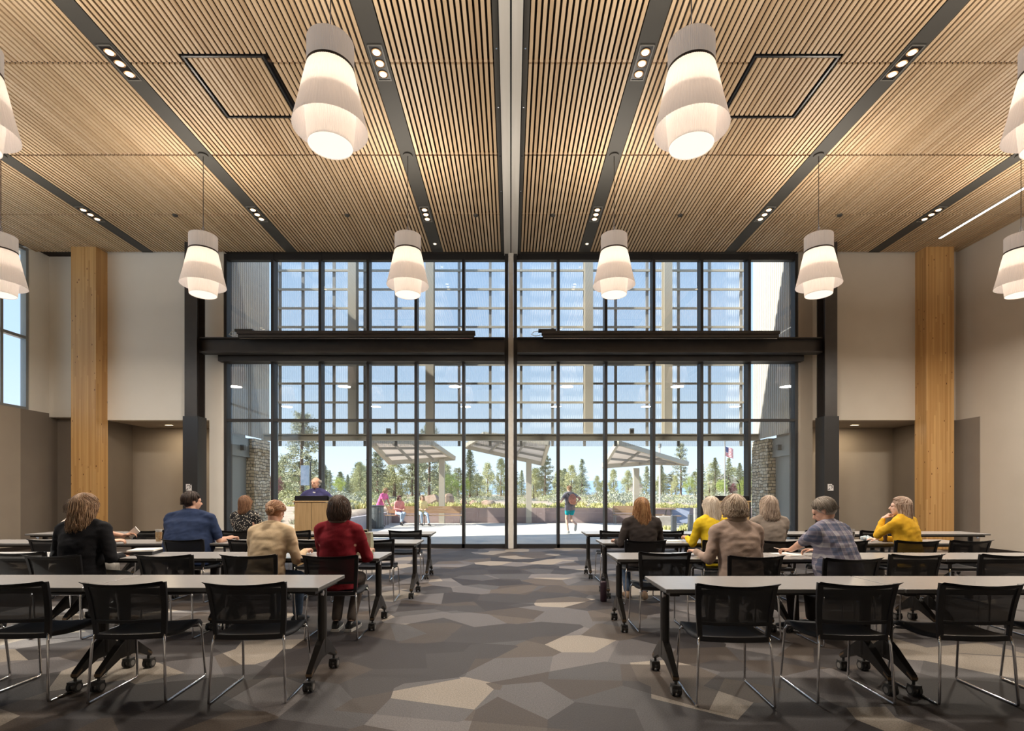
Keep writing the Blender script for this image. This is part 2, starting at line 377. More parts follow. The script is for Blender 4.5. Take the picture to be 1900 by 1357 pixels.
# upper back walls with the alcoves under them
struct(MB().box(XL, -10.4, 13.7, 13.9, 3.4, CEIL + .06).build('wall_back', white_wall))
struct(MB().box(-10.4, -7.72, WY, 13.6, SIDE, CEIL + .06).build('wall_back', white_wall))
struct(MB().box(7.72, XR, WY, 13.6, SIDE, CEIL + .06).build('wall_back', warm_wall))
struct(MB().box(-10.4, -7.72, 13.6, 15.1, SIDE, SIDE + .1).box(XL, -10.4, 13.9, 15.1, 3.4, 3.5).build('ceiling', tan_paint))
struct(MB().box(7.72, XR, 13.6, 15.1, SIDE, SIDE + .1).build('ceiling', tan_paint))
struct(MB().box(XL, -7.72, 15.0, 15.2, 0, 3.5).build('wall_alcove_left', tan_paint))
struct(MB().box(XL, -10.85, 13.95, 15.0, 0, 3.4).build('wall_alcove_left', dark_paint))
struct(MB().box(7.72, XR, 15.0, 15.2, 0, 3.4).build('wall_alcove_right', tan_paint))
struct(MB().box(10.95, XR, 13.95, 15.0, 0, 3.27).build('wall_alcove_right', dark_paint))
# jambs beside the big window
for sg, nme in ((-1, 'left'), (1, 'right')):
    x0, x1 = sorted((sg * 7.36, sg * 7.72))
    struct(MB().box(x0, x1, WY - .02, 13.66, 0, CEIL + .06).box(*sorted((sg * 7.66, sg * 7.72)), 13.66, 15.0, 0, 4).build('wall_jamb_' + nme, tan_paint if sg > 0 else white_wall))
# glulam columns
for sg, nme, x0, x1 in ((-1, 'left', -10.97, -10.34), (1, 'right', 10.36, 11.05)):
    o = MB().box(x0, x1, 13.03, 13.42, 0, CEIL + .02).build('timber_column', glulam, bevel=.008)
    tag(o, 'tall laminated yellow timber column standing against the %s side of the window wall' % nme, 'column', 'laminated timber columns')
# steel columns beside the window
for sg, nme in ((-1, 'left'), (1, 'right')):
    e = empty('steel_column', (sg * 7.83, 12.78, 0), 0, 'dark steel column with lower metal cladding and small white sign, %s end of window' % nme, 'column', 'dark steel columns')
    MB().box(-.15, .15, 0, .03, 0, CEIL + .04).box(-.15, .15, .32, .35, 0, CEIL + .04).box(-.012, .012, .03, .32, 0, CEIL + .04).build('steel_section', dark_steel, e)
    MB().box(-.18, .18, -.02, -.002, 0, SIDE).box(-.18, -.16, -.002, .36, 0, SIDE).box(.16, .18, -.002, .36, 0, SIDE).box(-.18,.18,-.02,.36,SIDE,SIDE+.01).build('cladding', clad_m, e)
    s = MB().box(-.10, .04, -.026, -.021, 1.47, 1.63).build('sign', nm('white sign', .5, (.62,.60,.60)), e)
    mk = MB().tube([(-.075 , -.028, 1.575), (-.05, -.028, 1.60), (-.02, -.028, 1.60), (0, -.028, 1.58), (.012, -.028, 1.55), (-.01, -.028, 1.52)], .007, 6)
    mk.box(.005, .04, -.029, -.026, 1.60, 1.63).tube([(-.09, -.028, 1.48), (-.06, -.028, 1.52), (-.045, -.028, 1.50)], .008, 6)
    mk.build('pictogram', black_pl, s)
# ---------------------------------------------------------------- big window wall
MXs = [-7.32, -6.12, -4.90, -3.67, -2.44, -1.22, 0, 1.22, 2.44, 3.67, 4.90, 6.12, 7.32]
GZ = [(.10, 3.24), (3.32, 4.77), (5.37, 7.41)]
fr = MB()
for i, x in enumerate(MXs):
    if i == 6: continue
    fr.box(x - .035, x + .035, WY, WY + .27, 0, CEIL)
fr.box(-7.36, -.15, WY, WY + .14, 0, .10).box(.15, 7.36, WY, WY + .14, 0, .10)
for z0, z1, d in ((3.245, 3.315, .1), (4.75, 5.40, .16), (7.40, CEIL, .16)):
    fr.box(-7.36, 7.36, WY + .01, WY + d, z0, z1)
fo = fr.build('window_frame', frame_m); tag(fo, kind='structure')
cp = empty('window_post', (0, WY - .12, 0), 0, 'white centre post with dark side channels splitting the glazed wall in half', 'post')
MB().box(-.065, .065, -.02, .12, 0, CEIL - .05).build('post', trackm, cp)
MB().box(-.155, -.07, .02, .3, 0, CEIL - .05).box(.07, .155, .02, .3, 0, CEIL - .05).build('side_channel', frame_m, cp)
n = 0
for i in range(12):
    for z0, z1 in GZ:
        n += 1
        o = MB().box(MXs[i] + .036, MXs[i+1] - .036, WY + .10, WY + .106, z0 + .001, z1 - .001).build('window_%d' % n, glass); struct(o)
# steel beams and shade boxes
for sg, nme in ((-1, 'left'), (1, 'right')):
    x0, x1 = sorted((sg * .16, sg * 7.67))
    b = MB().box(x0, x1, 12.86, 13.10, 5.22, 5.25).box(x0, x1, 12.86, 13.10, 4.87, 4.90).box(x0, x1, 12.97, 12.99, 4.90, 5.22)
    tag(b.build('steel_beam', dark_steel), 'dark steel beam across the window, %s half' % nme, 'beam', 'beams across the window')
    x0, x1 = sorted((sg * .16, sg * 7.40))
    tag(MB().box(x0, x1, 13.2, 13.4, 4.75, 4.98).build('window_header', dark_steel), 'lower dark header under the beam, %s half of window' % nme, 'header', 'window headers')
    sx0 = -6.65 if sg < 0 else .75; L_ = 5.78
    e = empty('roller_shade', (sx0, 12.79, 5.25), 0, 'long dark roller shade box on the steel beam, %s half of window' % nme, 'roller shade', 'roller shade boxes')
    MB().box(0, L_, -.12, .06, .02, .10).box(.02, L_ - .02, -.10, -.02, -.06, .02).build('shade_box', dark_steel, e, bevel=.008)
    MB().tube([(.05, -.06, -.075), (L_ - .05, -.06, -.075)], .012, 8).build('hem_bar', chrome, e)
    MB().box(-.08, .35, -.06, .06, .10, .16).build('motor_box', black_pl, e)
    MB().tube([(-.08, 0, .12), (-.2, 0, .10), (-.25, 0, .04), (-.15, 0, .0), (-.02, 0, .03)], .008, 6).build('cable', trackm, e)
# left clerestory windows
WYs = [-3.2, -.6, 2.6, 5.9, 9.2, 12.45, 13.1]
fr = MB()
for y in WYs: fr.box(XL - .16, XL - .02, y - .035, y + .035, 3.5, CEIL)
for z in (3.53, 5.3, 7.50): fr.box(XL - .16, XL - .03, -3.2, 13.14, z - .035, z + .035)
tag(fr.build('window_frame', alu_m), kind='structure')
for i in range(len(WYs) - 1):
    for z0, z1 in ((3.57, 5.26), (5.34, 7.46)):
        n += 1; struct(MB().box(XL - .10, XL - .094, WYs[i] + .036, WYs[i+1] - .036, z0, z1).build('window_%d' % n, glass))
struct(MB().box(-18.5, XL - .2, -5, 2.1, 7.8, 8.0).box(-14.2, XL - .2, 2.1, 3.9, 7.8, 8.0).box(-18.5, XL - .2, 3.9, 14.0, 7.8, 8.0).build('roof', white_wall))  # added unseen eave: blocks sun on this side, gap lets one patch through
struct(MB().box(XL - .2, XR + .2, YB, 13.9, CEIL + .31, 8.3).build('roof', beige_dark))
# ---------------------------------------------------------------- ceiling lamps
def make_pendant():
    root = empty('pendant_lamp')
    n = 144
    def pleat(prof, nm_):
        rings = []
        for r, z in prof:
            rings.append([((r + (.0035 if k % 2 else 0)) * math.cos(2*PI*k/n), (r + (.0035 if k % 2 else 0)) * math.sin(2*PI*k/n), z) for k in range(n)])
        return MB().loft(rings, cap=False).build(nm_, shade_m, root, fix=False)
    pleat([(.232, 1.07), (.232, .80)], 'drum_shade')
    pleat([(.235, .79), (.27, .64), (.315, .42), (.375, .17)], 'outer_shade')
    pleat([(.25, .50), (.245, .25), (.222, .0)], 'inner_shade')
    MB().lathe([(.228, .78), (.241, .78), (.241, .805), (.228, .805)], 64).build('dark_band', dark_steel, root, smooth=False)
    MB().lathe([(.216, .008), (.216, .014)], 48).build('diffuser', diffuser_m, root)
    MB().lathe([(.225, 1.045), (.225, 1.05)], 48).build('top_plate', shade_m, root)
    zc = CEIL - 5.0
    MB().tube([(0, 0, 1.05), (0, 0, zc - .03)], .006, 6).tube([(.06, 0, 1.05), (.02, 0, 1.22), (0, 0, 1.25)], .003, 5).tube([(-.06, 0, 1.05), (-.02, 0, 1.22), (0, 0, 1.25)], .003, 5).build('cable', black_pl, root)
    MB().lathe([(.085, zc - .035), (.085, zc - .006)], 32).build('ceiling_rose', strip_m, root)
    return root
pend = make_pendant()
pos = [(x, 9.48) for x in strips] + [(x, 5.42) for x in strips]
names = {0: 'far left', 1: 'second from left', 2: 'just left of centre', 3: 'just right of centre', 4: 'second from right', 5: 'far right'}
for i, (x, y) in enumerate(pos):
    o = pend if i == 0 else copy_tree(pend)
    o.location = (x, y, 5.0)
    row = 'far row near the window' if i < 6 else 'near row over the tables'
    tag(o, 'white pleated two-tier pendant lamp, %s in the %s' % (names[i % 6], row), 'pendant lamp', 'pendant lamps')
    light('lamp_light_down', 'AREA', (0, 0, -.02), P_DOWN if i < 6 else P_DOWN * .42, (1, .89, .76), .42, parent=o)
    light('lamp_light_up', 'AREA', (0, 0, 1.08), P_UP, (1, .89, .76), .40, rot=(PI, 0, 0), parent=o)
    light('lamp_light_inside', 'POINT', (0, 0, .60), P_IN, (1, .84, .68), .08, parent=o)
def make_down():
    root = empty('downlight')
    fr = MB()
    for q in ((-.10, .10, -.31, -.295), (-.10, .10, .295, .31), (-.10, -.085, -.31, .31), (.085, .10, -.31, .31)): fr.box(*q, -.012, .0)
    fr.build('trim_frame', nm('grey downlight trim', .5, (.16,.155,.14)), root)
    MB().box(-.085, .085, -.295, .295, -.004, -.002).build('housing', black_pl, root)
    for k in (-1, 0, 1):
        l = MB().lathe([(.066, -.004), (.072, -.010), (.066, -.013), (.052, -.006)], 24, (0, k * .19, 0)).build('lamp', lens_ring, root)
        MB().lathe([(.050, -.012), (.046, -.016)], 24, (0, k * .19, 0)).build('lens', lamp_m, l)
    return root
dl = make_down(); first = True
for y, row in ((7.46, 'near'), (11.5, 'far')):
    for i, x in enumerate(strips):
        o = dl if first else copy_tree(dl); first = False
        o.location = (x, y, CEIL - .006)
        tag(o, 'three-lamp recessed downlight, %s of the %s line of downlights' % (names[i], row), 'downlight', 'three-lamp downlights')
        light('downlight_beam', 'SPOT', (0, 0, -.05), P_SPOT, (1, .82, .60), .08, parent=o, spot=math.radians(95), blend=.8)
for x, y, w in ((-1.87, 12.85, 'left'), (1.87, 12.85, 'right')):
    e = empty('small_downlight', (x, y, CEIL - .006), 0, 'tiny round ceiling spot near the window, %s of centre' % w, 'downlight', 'tiny round spots')
    MB().lathe([(.05, -.008), (.05, 0)], 24).build('ring', trackm, e); MB().lathe([(.03, -.012), (.03, -.009)], 24).build('lens', lamp_m, e)
for x, w in ((-9.35, 'left'), (9.4, 'right')):
    e = empty('soffit_light', (x, 14.3, SIDE), 0, 'small lit slot lamp in the ceiling of the %s alcove' % w, 'downlight', 'alcove lamps')
    MB().box(-.11, .11, -.05, .05, -.012, -.002).build('housing', trackm, e); MB().box(-.09, .09, -.035, .035, -.016, -.012).build('lens', lamp_m, e)
    light('soffit_beam', 'AREA', (0, 0, -.03), 14, (1, .78, .52), .15, parent=e)
e = empty('linear_light', (10.32, 0, CEIL), 0, 'thin bright linear lamp set in the slats along the right wall', 'linear lamp')
MB().box(-.045, .045, 5.0, 12.6, -.008, -.002).build('housing', strip_m, e)
MB().box(-.03, .03, 5.02, 12.58, -.014, -.008).build('lens', strip_light_m, e)
for px, py in ((883, 399), (1026, 399), (325, 399), (1558, 399), (644, 399), (1262, 399)):
    y = (CEIL - H) * F / (916 - py)
    o = MB().lathe([(.045, -.03), (.055, -.005), (.055, 0)], 16).build('sprinkler', strip_m, loc=((px - VX) * y / F, y, CEIL))
    tag(o, 'tiny dark sprinkler cover in the seam of the slatted ceiling', 'sprinkler', 'ceiling sprinklers')
o = None
for yy in (7.2, 8.3, 9.5, 10.6):
    for sgn in (-1, 1):
        MB().lathe([(.012, -.02), (.012, -.016)], 10, (sgn * .2, yy, CEIL)).build('track_bolt', chrome, tr)

# ================================================================ chairs and tables
def make_chair():
    root = empty('mesh_back_chair')
    def B(u, z, d=0):                       # point of the curved back
        k = (z - .44) / .37
        w = .232 + .03 * k
        return Vector((u * w, .03 * u * u - .02 - .055 * k * k + d, z - .018 * (1 - u * u) * max(0, k) ** 2))
    zt, zm, zb = .815, .548, .435
    fr = MB()
    def strip(f, n, th):                    # f(t) -> (a, b) two edge points of a band
        rings = []
        for i in range(n + 1):
            a, b = f(i / n); rings.append([a, b, b + Vector((0, th, 0)), a + Vector((0, th, 0))])
        fr.loft(rings)
    for s in (-1, 1):
        strip(lambda t: (B(s, zb + (zt - zb) * t), B(s * .87, zb + (zt - zb) * t)), 8, .022)
    strip(lambda t: (B(-1 + 2*t, zt) + Vector((0, -.038, .010)), B(-1 + 2*t, zt - .012) + Vector((0, -.004, 0))), 16, .010); strip(lambda t: (B(-1 + 2*t, zt - .006), B(-1 + 2*t, zt - .026)), 16, .014)
    strip(lambda t: (B(-.95 + 1.9*t, zm + .012), B(-.95 + 1.9*t, zm - .012)), 12, .016)
    strip(lambda t: (B(-.97 + 1.94*t, zb + .028), B(-.97 + 1.94*t, zb - .008)), 12, .03)
    fr.build('backrest_frame', black_pl, root, bevel=.003)
    ms = MB(); nu, nz = 14, 6
    for s in (0,):
        rings = [[B(-.9 + 1.8*i/nu, zm + (zt - .012 - zm) * j / nz, .007) for i in range(nu + 1)] for j in range(nz + 1)]
        ms.loft(rings, cap=False, closed=False)
    ms.build('backrest_mesh', chair_mesh_m, root, smooth=True, fix=False)
    st = MB(); rings = []
    for i in range(13):
        t = i / 12; y = .015 + .475 * t; z = .452 - .018 * math.sin(PI * min(1, t * 1.15)) - (.05 * max(0, (t - .82) / .18) ** 2)
        w = .215 + .03 * math.sin(PI * min(1, .15 + t * .7)); ring = []
        for k in range(9):
            u = -1 + 2*k/8; ring.append(Vector((u * w, y, z + .012 * u * u)))
        for k in range(9):
            u = 1 - 2*k/8; ring.append(Vector((u * w * .97, y, z + .012 * u * u - .030)))
        rings.append(ring)
    st.loft(rings).build('seat', seat_m, root, smooth=True)
    for s in (-1, 1):
        tb = [(s*.222, .015, .46), (s*.232, .0, .40), (s*.248, -.018, .03), (s*.249, -.015, .012), (s*.25, .0, .0085), (s*.25, .47, .0085), (s*.25, .487, .014), (s*.249, .49, .03), (s*.238, .455, .38), (s*.225, .44, .415), (s*.18, .43, .42)]
        MB().tube(tb, .0085, 8).build('sled_leg', chrome, root, smooth=True)
    for yy in (.43, .06): MB().tube([(-.2, yy, .418), (.2, yy, .418)], .008, 8).build('seat_rail', chrome, root, smooth=True)
    return root
chair0 = make_chair(); chair_used = []
def chair(x, y, rz, label, group):
    o = chair0 if not chair_used else copy_tree(chair0); chair_used.append(1)
    o.location = (x, y, 0); o.rotation_euler = (0, 0, rz); tag(o, label, 'chair', group); return o
def ordn(i): return ['first', 'second', 'third', 'fourth', 'fifth', 'sixth', 'seventh', 'eighth', 'ninth'][i]
rows = {  # (side, row): (rear y, [x ...] from the aisle outward, who sits)
 ('left', 'front'):  (3.50, [-1.75, -2.555, -3.34, -4.02], {}),
 ('left', 'second'): (5.00, [-1.71, -2.50, -3.30, -4.36, -4.92], {0: 'the woman in red', 1: 'the woman in a cream jacket', 3: 'the woman in black'}),
 ('left', 'third'):  (6.70, [-1.75, -2.55, -3.35, -4.17, -5.9], {3: 'the man in navy'}),
 ('left', 'rear'):   (8.32, [-1.68, -2.55, -3.44, -4.33, -5.75], {3: 'the woman in a floral top'}),
 ('right', 'front'): (3.44, [1.463, 2.28, 3.07, 3.92], {}),
 ('right', 'second'):(5.05, [1.535, 2.30, 3.09, 3.90, 4.78], {1: 'the woman in a taupe shirt', 2: 'the man in plaid'}),
 ('right', 'third'): (6.55, [1.68, 2.66, 3.34, 4.20, 5.05, 5.75], {0: 'the woman in a dark sweater', 1: 'the blonde woman in yellow', 2: 'the grey-blonde woman', 4: 'the woman in a mustard sweater'}),
 ('right', 'rear'):  (8.30, [1.66, 2.47, 3.27, 4.10, 4.93, 5.80], {}),
}
rn = {'front': 'nearest table row', 'second': 'second table row', 'third': 'third table row', 'rear': 'table row by the window'}
jr = random.Random(3)
for (sd, rw), (y, xs, who) in rows.items():
    for i, x in enumerate(xs):
        dy = {('right', 'second', 2): -.28, ('right', 'second', 1): -.10, ('left', 'second', 4): .25, ('right', 'second', 0): .2}.get((sd, rw, i), jr.uniform(-.03, .03))
        lb = ('black mesh-back chair under %s, %s' % (who[i], rn[rw])) if i in who else ('empty mesh-back chair, %s from aisle, %s, %s side' % (ordn(i), rn[rw], sd))
        chair(x, y + dy, jr.uniform(-.05, .05) + (0.05 if sd == 'left' else -.03), lb, 'mesh-back chairs at the tables')
TL, TD, TH = 1.64, .58, .74
def make_table():
    root = empty('training_table')          # origin: floor, centre of table
    MB().box(-TL/2, TL/2, -TD/2, TD/2, TH - .028, TH).build('tabletop', table_top, root, bevel=.003)
    MB().box(-TL/2 - .0015, TL/2 + .0015, -TD/2 - .0015, TD/2 + .0015, TH - .026, TH - .004).build('shaded_edge', edge_m, root)
    MB().box(-TL/2 + .12, TL/2 - .12, -.03, .03, TH - .075, TH - .03).box(-TL/2+.1, TL/2-.1, .17, .20, TH - .06, TH - .03).box(-TL/2+.1, TL/2-.1, -.22, -.19, TH - .055, TH - .03).build('under_frame', leg_m, root)
    for s in (-1, 1):
        x = s * (TL/2 - .075)
        lg = MB()
        ov = [(.032 * math.cos(2*PI*k/16), .042 * math.sin(2*PI*k/16)) for k in range(16)]
        lg.loft([[(x + a, b, .20) for a, b in ov], [(x + a, b, TH - .06) for a, b in ov]])
        lg.box(x - .035, x + .035, -.24, .24, TH - .06, TH - .03)
        for t in (-1, 1):
            f = lambda y0, z0, hw, hh: [(x - hw, y0, z0 - hh), (x + hw, y0, z0 - hh), (x + hw, y0, z0 + hh), (x - hw, y0, z0 + hh)]
            lg.loft([f(0, .25, .028, .075), f(t * .08, .225, .028, .05), f(t * .265, .115, .020, .022)])
        o = lg.build('leg', leg_m, root, smooth=False, bevel=.004)
        MB().tube([(x + s*.03, -.1, TH - .075), (x + s*.045, -.1, TH - .075)], .02, 12).build('release_knob', chrome, o)
        for t in (-1, 1):
            cs = MB().tube([(x, t * .255, .06), (x, t * .255, .11)], .010, 8)
            for w in (-1, 1):
                cs.tube([(x + w * .012, t*.262, .036), (x + w * .032, t*.262, .036)], .036, 20)
            cs.box(x - .03, x + .03, t*.262 - .03, t*.262 + .03, .05, .074)
            c_ = cs.build('caster', wheel_m, root)
            MB().tube([(x - .034, t*.262, .036), (x + .034, t*.262, .036)], .022, 16).build('wheel_hub', hub_m, c_)
            MB().loft([[(x - .022, t*(.20 if q == 0 else .268), .15 - .045*q), (x + .022, t*(.20 if q == 0 else .268), .15 - .045*q), (x + .022, t*(.20 if q == 0 else .268), .165 - .042*q), (x - .022, t*(.20 if q == 0 else .268), .165 - .042*q)] for q in (0, 1)]).build('foot_tip', bronze, o)
    return root
table0 = make_table(); tu = []
for sd, rw, xe, yn, cnt in (('left', 'front', -1.35, 3.66, 2), ('left', 'second', -1.345, 5.32, 3), ('left', 'third', -1.25, 6.92, 4), ('left', 'rear', -1.30, 8.50, 4),
                            ('right', 'front', 1.07, 3.60, 2), ('right', 'second', 1.07, 5.25, 3), ('right', 'third', 1.22, 6.93, 3), ('right', 'rear', 1.23, 8.54, 4)):
    s = -1 if sd == 'left' else 1
    for k in range(cnt):
        o = table0 if not tu else copy_tree(table0); tu.append(1)
        o.location = (xe + s * (TL/2 + k * (TL + .015)), yn + TD/2, 0)
        tag(o, 'grey-topped caster table, %s from aisle, %s, %s side' % (ordn(k), rn[rw], sd), 'table', 'training tables')
# ---------------------------------------------------------------- lecterns
def lectern(x, y, lab, mic):
    e = empty('lectern', (x, y, 0), 0, lab, 'lectern')
    MB().box(-.32, -.30, 0, .5, .03, 1.24).box(.30, .32, 0, .5, .03, 1.24).box(-.32, .32, .02, .5, .03, .06).box(-.30, .30, .02, .48, .7, .72).build('body', oak, e)
    for s, n_ in ((-1, 'l'), (1, 'r')):
        x0, x1 = sorted((s * .004, s * .318))
        d = MB().box(x0, x1, -.018, 0, .05, 1.235).build('door', oak, e, bevel=.002)
    MB().box(-.35, .35, -.04, .54, 1.24, 1.262).build('top', oak, e, bevel=.003)
    MB().box(-.315, -.295, -.02, .5, 1.262, 1.345).box(.295, .315, -.02, .5, 1.262, 1.345).box(-.315, .315, -.02, .0, 1.262, 1.355).box(-.3, .3, 0, .48, 1.262, 1.28).build('equipment_tray', black_pl, e, bevel=.004)
    for a in (-.28, .28):
        for b in (.06, .44): MB().tube([(a, b, 0), (a, b, .03)], .025, 10).build('foot', black_pl, e)
    if mic:
        m_ = MB().tube([(.24, .2, 1.28), (.24, .2, 1.45), (.22, .17, 1.56), (.17, .12, 1.62)], .006, 6).tube([(.17, .12, 1.62), (.13, .08, 1.635)], .012, 8).build('microphone', black_pl, e)
    return e
lectern(-3.70, 9.72, 'light oak two-door lectern with black tray in front of the speaker', False)
lectern(4.12, 9.75, 'black-topped lectern with gooseneck microphone behind the seated women, right', True)
# ---------------------------------------------------------------- things on and near the tables
paper = nm('white paper', .7, (.78,.76,.72))
def booklet(name, x, y, rz, w, d, h, mat, label, cat='notebook', z=TH, group=None):
    o = MB().box(-w/2, w/2, -d/2, d/2, 0, h).build(name, mat, bevel=min(.002, h*.3)); o.location = (x, y, z + .0005); o.rotation_euler = (0, 0, rz)
    return tag(o, label, cat, group)
booklet('notebook', 2.98, 5.62, .3, .22, .28, .008, paper, 'open white notepad under the hands of the man in plaid', 'notepad')
booklet('notebook', 1.86, 5.62, .2, .17, .22, .014, nm('pale blue cover', .5, (.35,.40,.46)), 'pale notebook on the table beside the woman in taupe')
booklet('notebook', 1.98, 7.2, -.2, .24, .18, .006, paper, 'loose white paper beside the woman in the dark sweater', 'paper')
booklet('notebook', 2.22, 7.24, .1, .24, .2, .006, paper, 'white paper in front of the blonde woman in yellow', 'paper')
booklet('binder', -4.02, 5.70, .25, .30, .30, .035, black_pl, 'black ring binder open on the table beside the woman in black', 'binder')
booklet('paper_stack', -3.99, 5.70, .3, .25, .28, .018, paper, 'white papers lying on the black binder', 'paper', TH + .036)
booklet('phone', -3.55, 7.25, .5, .08, .15, .009, black_pl, 'black phone lying near the man in navy', 'phone')
booklet('notebook', -3.2, 7.2, .2, .2, .26, .01, nm('grey cover', .5, (.2,.2,.22)), 'dark notebook beside the right arm of the man in navy')
e = empty('tumbler', (-4.85, 6.85 + .35, TH), 0, 'clear glass of iced tea with colourful pattern on the left table', 'tumbler')
MB().lathe([(.033, 0.001), (.042, .13)], 24).build('drink', noise_mat('iced tea pattern', (.30,.14,.04), (.40,.34,.22), 40, .3), e)
MB().lathe([(.0345, .13), (.045, .165)], 24, cap=False).build('rim', nm('pale rim', .3, (.55,.55,.52)), e)
e = empty('tumbler', (4.72, 7.25, TH), 0, 'dark drink in a clear pint glass before the woman in mustard', 'tumbler')
MB().lathe([(.034, .001), (.043, .13)], 24).build('drink', nm('dark cola', .1, (.02,.018,.02)), e)
MB().lathe([(.036, .0), (.036, .01), (.047, .17), (.044, .17), (.043, .135)], 24, cap=False).build('glass', see_through('thin glass', (.5,.55,.58), .10, .1), e)
e = empty('bag_of_snacks', (4.93, 7.28, TH), 0, 'crumpled pale blue snack wrapper beside the pint glass', 'wrapper')
sn = MB(); rr = random.Random(5)
for i in range(14): sn.ell((rr.uniform(-.06,.06), rr.uniform(-.04,.04), .022 + rr.uniform(0,.03)), (.03,.025,.02), 7, 5, Euler((rr.uniform(0,2), rr.uniform(0,2), 0)).to_matrix())
sn.build('wrapper', noise_mat('pale blue wrapper', (.35,.5,.6), (.75,.78,.8), 20, .35), e)
e = empty('bottle', (5.08, 7.1, TH), 0, 'small dark bottle with brown cap beside the mustard sweater', 'bottle')
MB().lathe([(.03, 0.001), (.03, .10), (.014, .13), (.014, .15)], 20).build('body', nm('dark bottle', .2, (.05,.03,.025)), e)
MB().lathe([(.017, .15), (.017, .17)], 16).build('cap', oak, e)
e = empty('tote_bag', (-1.57, 5.62, TH), -.05, 'sage green canvas bag with dark printed letters beside the woman in red', 'bag')
tm = noise_mat('sage canvas', (.34,.35,.24), (.42,.42,.31), 60, .85)
MB().loft([[(-.075 - a, -.06, 0), (.075 + a, -.06, 0), (.075 + a, .06, 0), (-.075 - a, .06, 0)] if z == 0 else [(-.075 - a, -.06 + b, z), (.075 + a, -.055 + b, z), (.075 + a, .05 - b, z), (-.075 - a, .055 - b, z)] for z, a, b in ((0,0,0), (.12,.006,0), (.24,.002,.02))]).build('bag_body', tm, e)
MB().tube([(-.05, -.04, .23), (-.04, -.03, .27), (.04, -.03, .27), (.05, -.04, .23)], .006, 6).build('handle', tm, e)
bt = MB()
for k, ch in enumerate(('T', 'E', 'R')):
    x0 = -.06 + k * .045; y0 = -.066; z0 = .05
    if ch == 'T': bt.box(x0, x0+.03, y0, y0+.003, z0+.034, z0+.042).box(x0+.011, x0+.019, y0, y0+.003, z0, z0+.034)
    if ch == 'E': bt.box(x0, x0+.008, y0, y0+.003, z0, z0+.042); [bt.box(x0+.008, x0+.03, y0, y0+.003, z0+q, z0+q+.008) for q in (0, .017, .034)]
    if ch == 'R': bt.box(x0, x0+.008, y0, y0+.003, z0, z0+.042).box(x0+.008, x0+.028, y0, y0+.003, z0+.034, z0+.042).box(x0+.022, x0+.03, y0, y0+.003, z0+.02, z0+.036).box(x0+.008, x0+.028, y0, y0+.003, z0+.016, z0+.023).box(x0+.02, x0+.028, y0, y0+.003, z0, z0+.016)
bt.build('lettering', black_pl, e)
e = empty('water_bottle', (1.20, 6.78, 0), 0, 'tall dark plum flask standing on the carpet by the right table leg', 'bottle')
MB().lathe([(.04, 0.001), (.043, .01), (.043, .24), (.034, .27)], 24).build('flask', nm('plum flask', .35, (.035,.018,.028), .3), e, smooth=True)
MB().lathe([(.03, .27), (.03, .30)], 20).build('cap', black_pl, e)
MB().tube([(-.025, 0, .30), (-.02, 0, .325), (.02, 0, .325), (.025, 0, .30)], .005, 6).build('loop', black_pl, e)

# ================================================================ the portico and the patio
lc = nm('pale wall metal', .6, (.60,.58,.54))
struct(MB().box(-5.75, 30, WY + .05, 25.15, -.12, -.02).build('patio_floor', concrete))
struct(MB().box(-9, -5.75, WY + .05, 16.6, -.12, -.02).build('patio_floor', concrete))
def corr(name, p0, p1, z0, z1, mat, pitch=.066, depth=.028):
    p0 = Vector(p0); p1 = Vector(p1); d = (p1 - p0); L = d.length; d.normalize(); nn = Vector((-d.y, d.x, 0))
    m = MB(); k = int(L / pitch); pr = []
    for i in range(k):
        for a, o in ((0, 0), (.38, 0), (.5, 1), (.88, 1)): pr.append(p0 + d * (i + a) * pitch + nn * depth * o)
    m.loft([[(q.x, q.y, z0) for q in pr], [(q.x, q.y, z1) for q in pr]], cap=False, closed=False)
    return m.build(name, mat, fix=False)
left_side = see_through('pale corrugated wall metal', (.50,.48,.45), .88)
SY = 16.05; SZ = 2.85
o = corr('perforated_screen', (-7.25, SY, 0), (7.25, SY, 0), SZ, 10.5, perf); tag(o, 'tall perforated corrugated metal screen hanging across the portico outside the window', 'screen')
gi = empty('screen_frame', (0, SY, 0), 0, 'beige steel grid of girts and posts carrying the perforated screen', 'frame')
gm = MB(); k = 0
z = 3.16
gz = [H + (916 - py) * (SY - .1) / F for py in (808, 782, 747, 712, 677, 642, 607, 572, 537, 502, 467, 432)]
for z in gz: gm.box(-7.2, 7.2, -.11, -.06, z - .03, z + .03)
gm.build('girts', beige_steel, gi)
for px in (518, 560.7, 618.6, 676, 734, 851.6, 909.5, 967, 1025.5, 1085, 1143, 1201.6, 1260, 1318, 1376.5):
    x = (px - VX) * (SY - .1) / F
    MB().box(x - .04, x + .04, -.06, -.005, SZ, 10.4).build('mullion', beige_dark, gi)
for px in (655, 798, 1092, 1238):
    x = (px - VX) * (SY - .3) / F
    MB().box(x - .12, x + .12, -.42, -.40, 3.14, 10.4).box(x - .12, x + .12, -.14, -.12, 3.14, 10.4).box(x - .012, x + .012, -.40, -.14, 3.14, 10.4).build('steel_post', beige_steel, gi)
MB().box(-7.4, 7.4, -.55, -.30, 2.98, 3.01).box(-7.4, 7.4, -.55, -.30, 3.14, 3.17).box(-7.4, 7.4, -.44, -.42, 3.01, 3.14).build('main_beam', beige_steel, gi)
for px in (721, 1172):
    x = (px - VX) * (SY - .5) / F
    lt = empty('flood_light', (x, SY - .5, 3.17), 0, 'small grey box light on the main beam outside, %s one' % ('left' if px < 948 else 'right'), 'light', 'box lights on the portico beam')
    MB().box(-.06, .06, -.06, .06, 0, .16).build('housing', beige_dark, lt); MB().box(-.05, .05, -.064, -.06, .03, .12).build('lens', black_pl, lt)
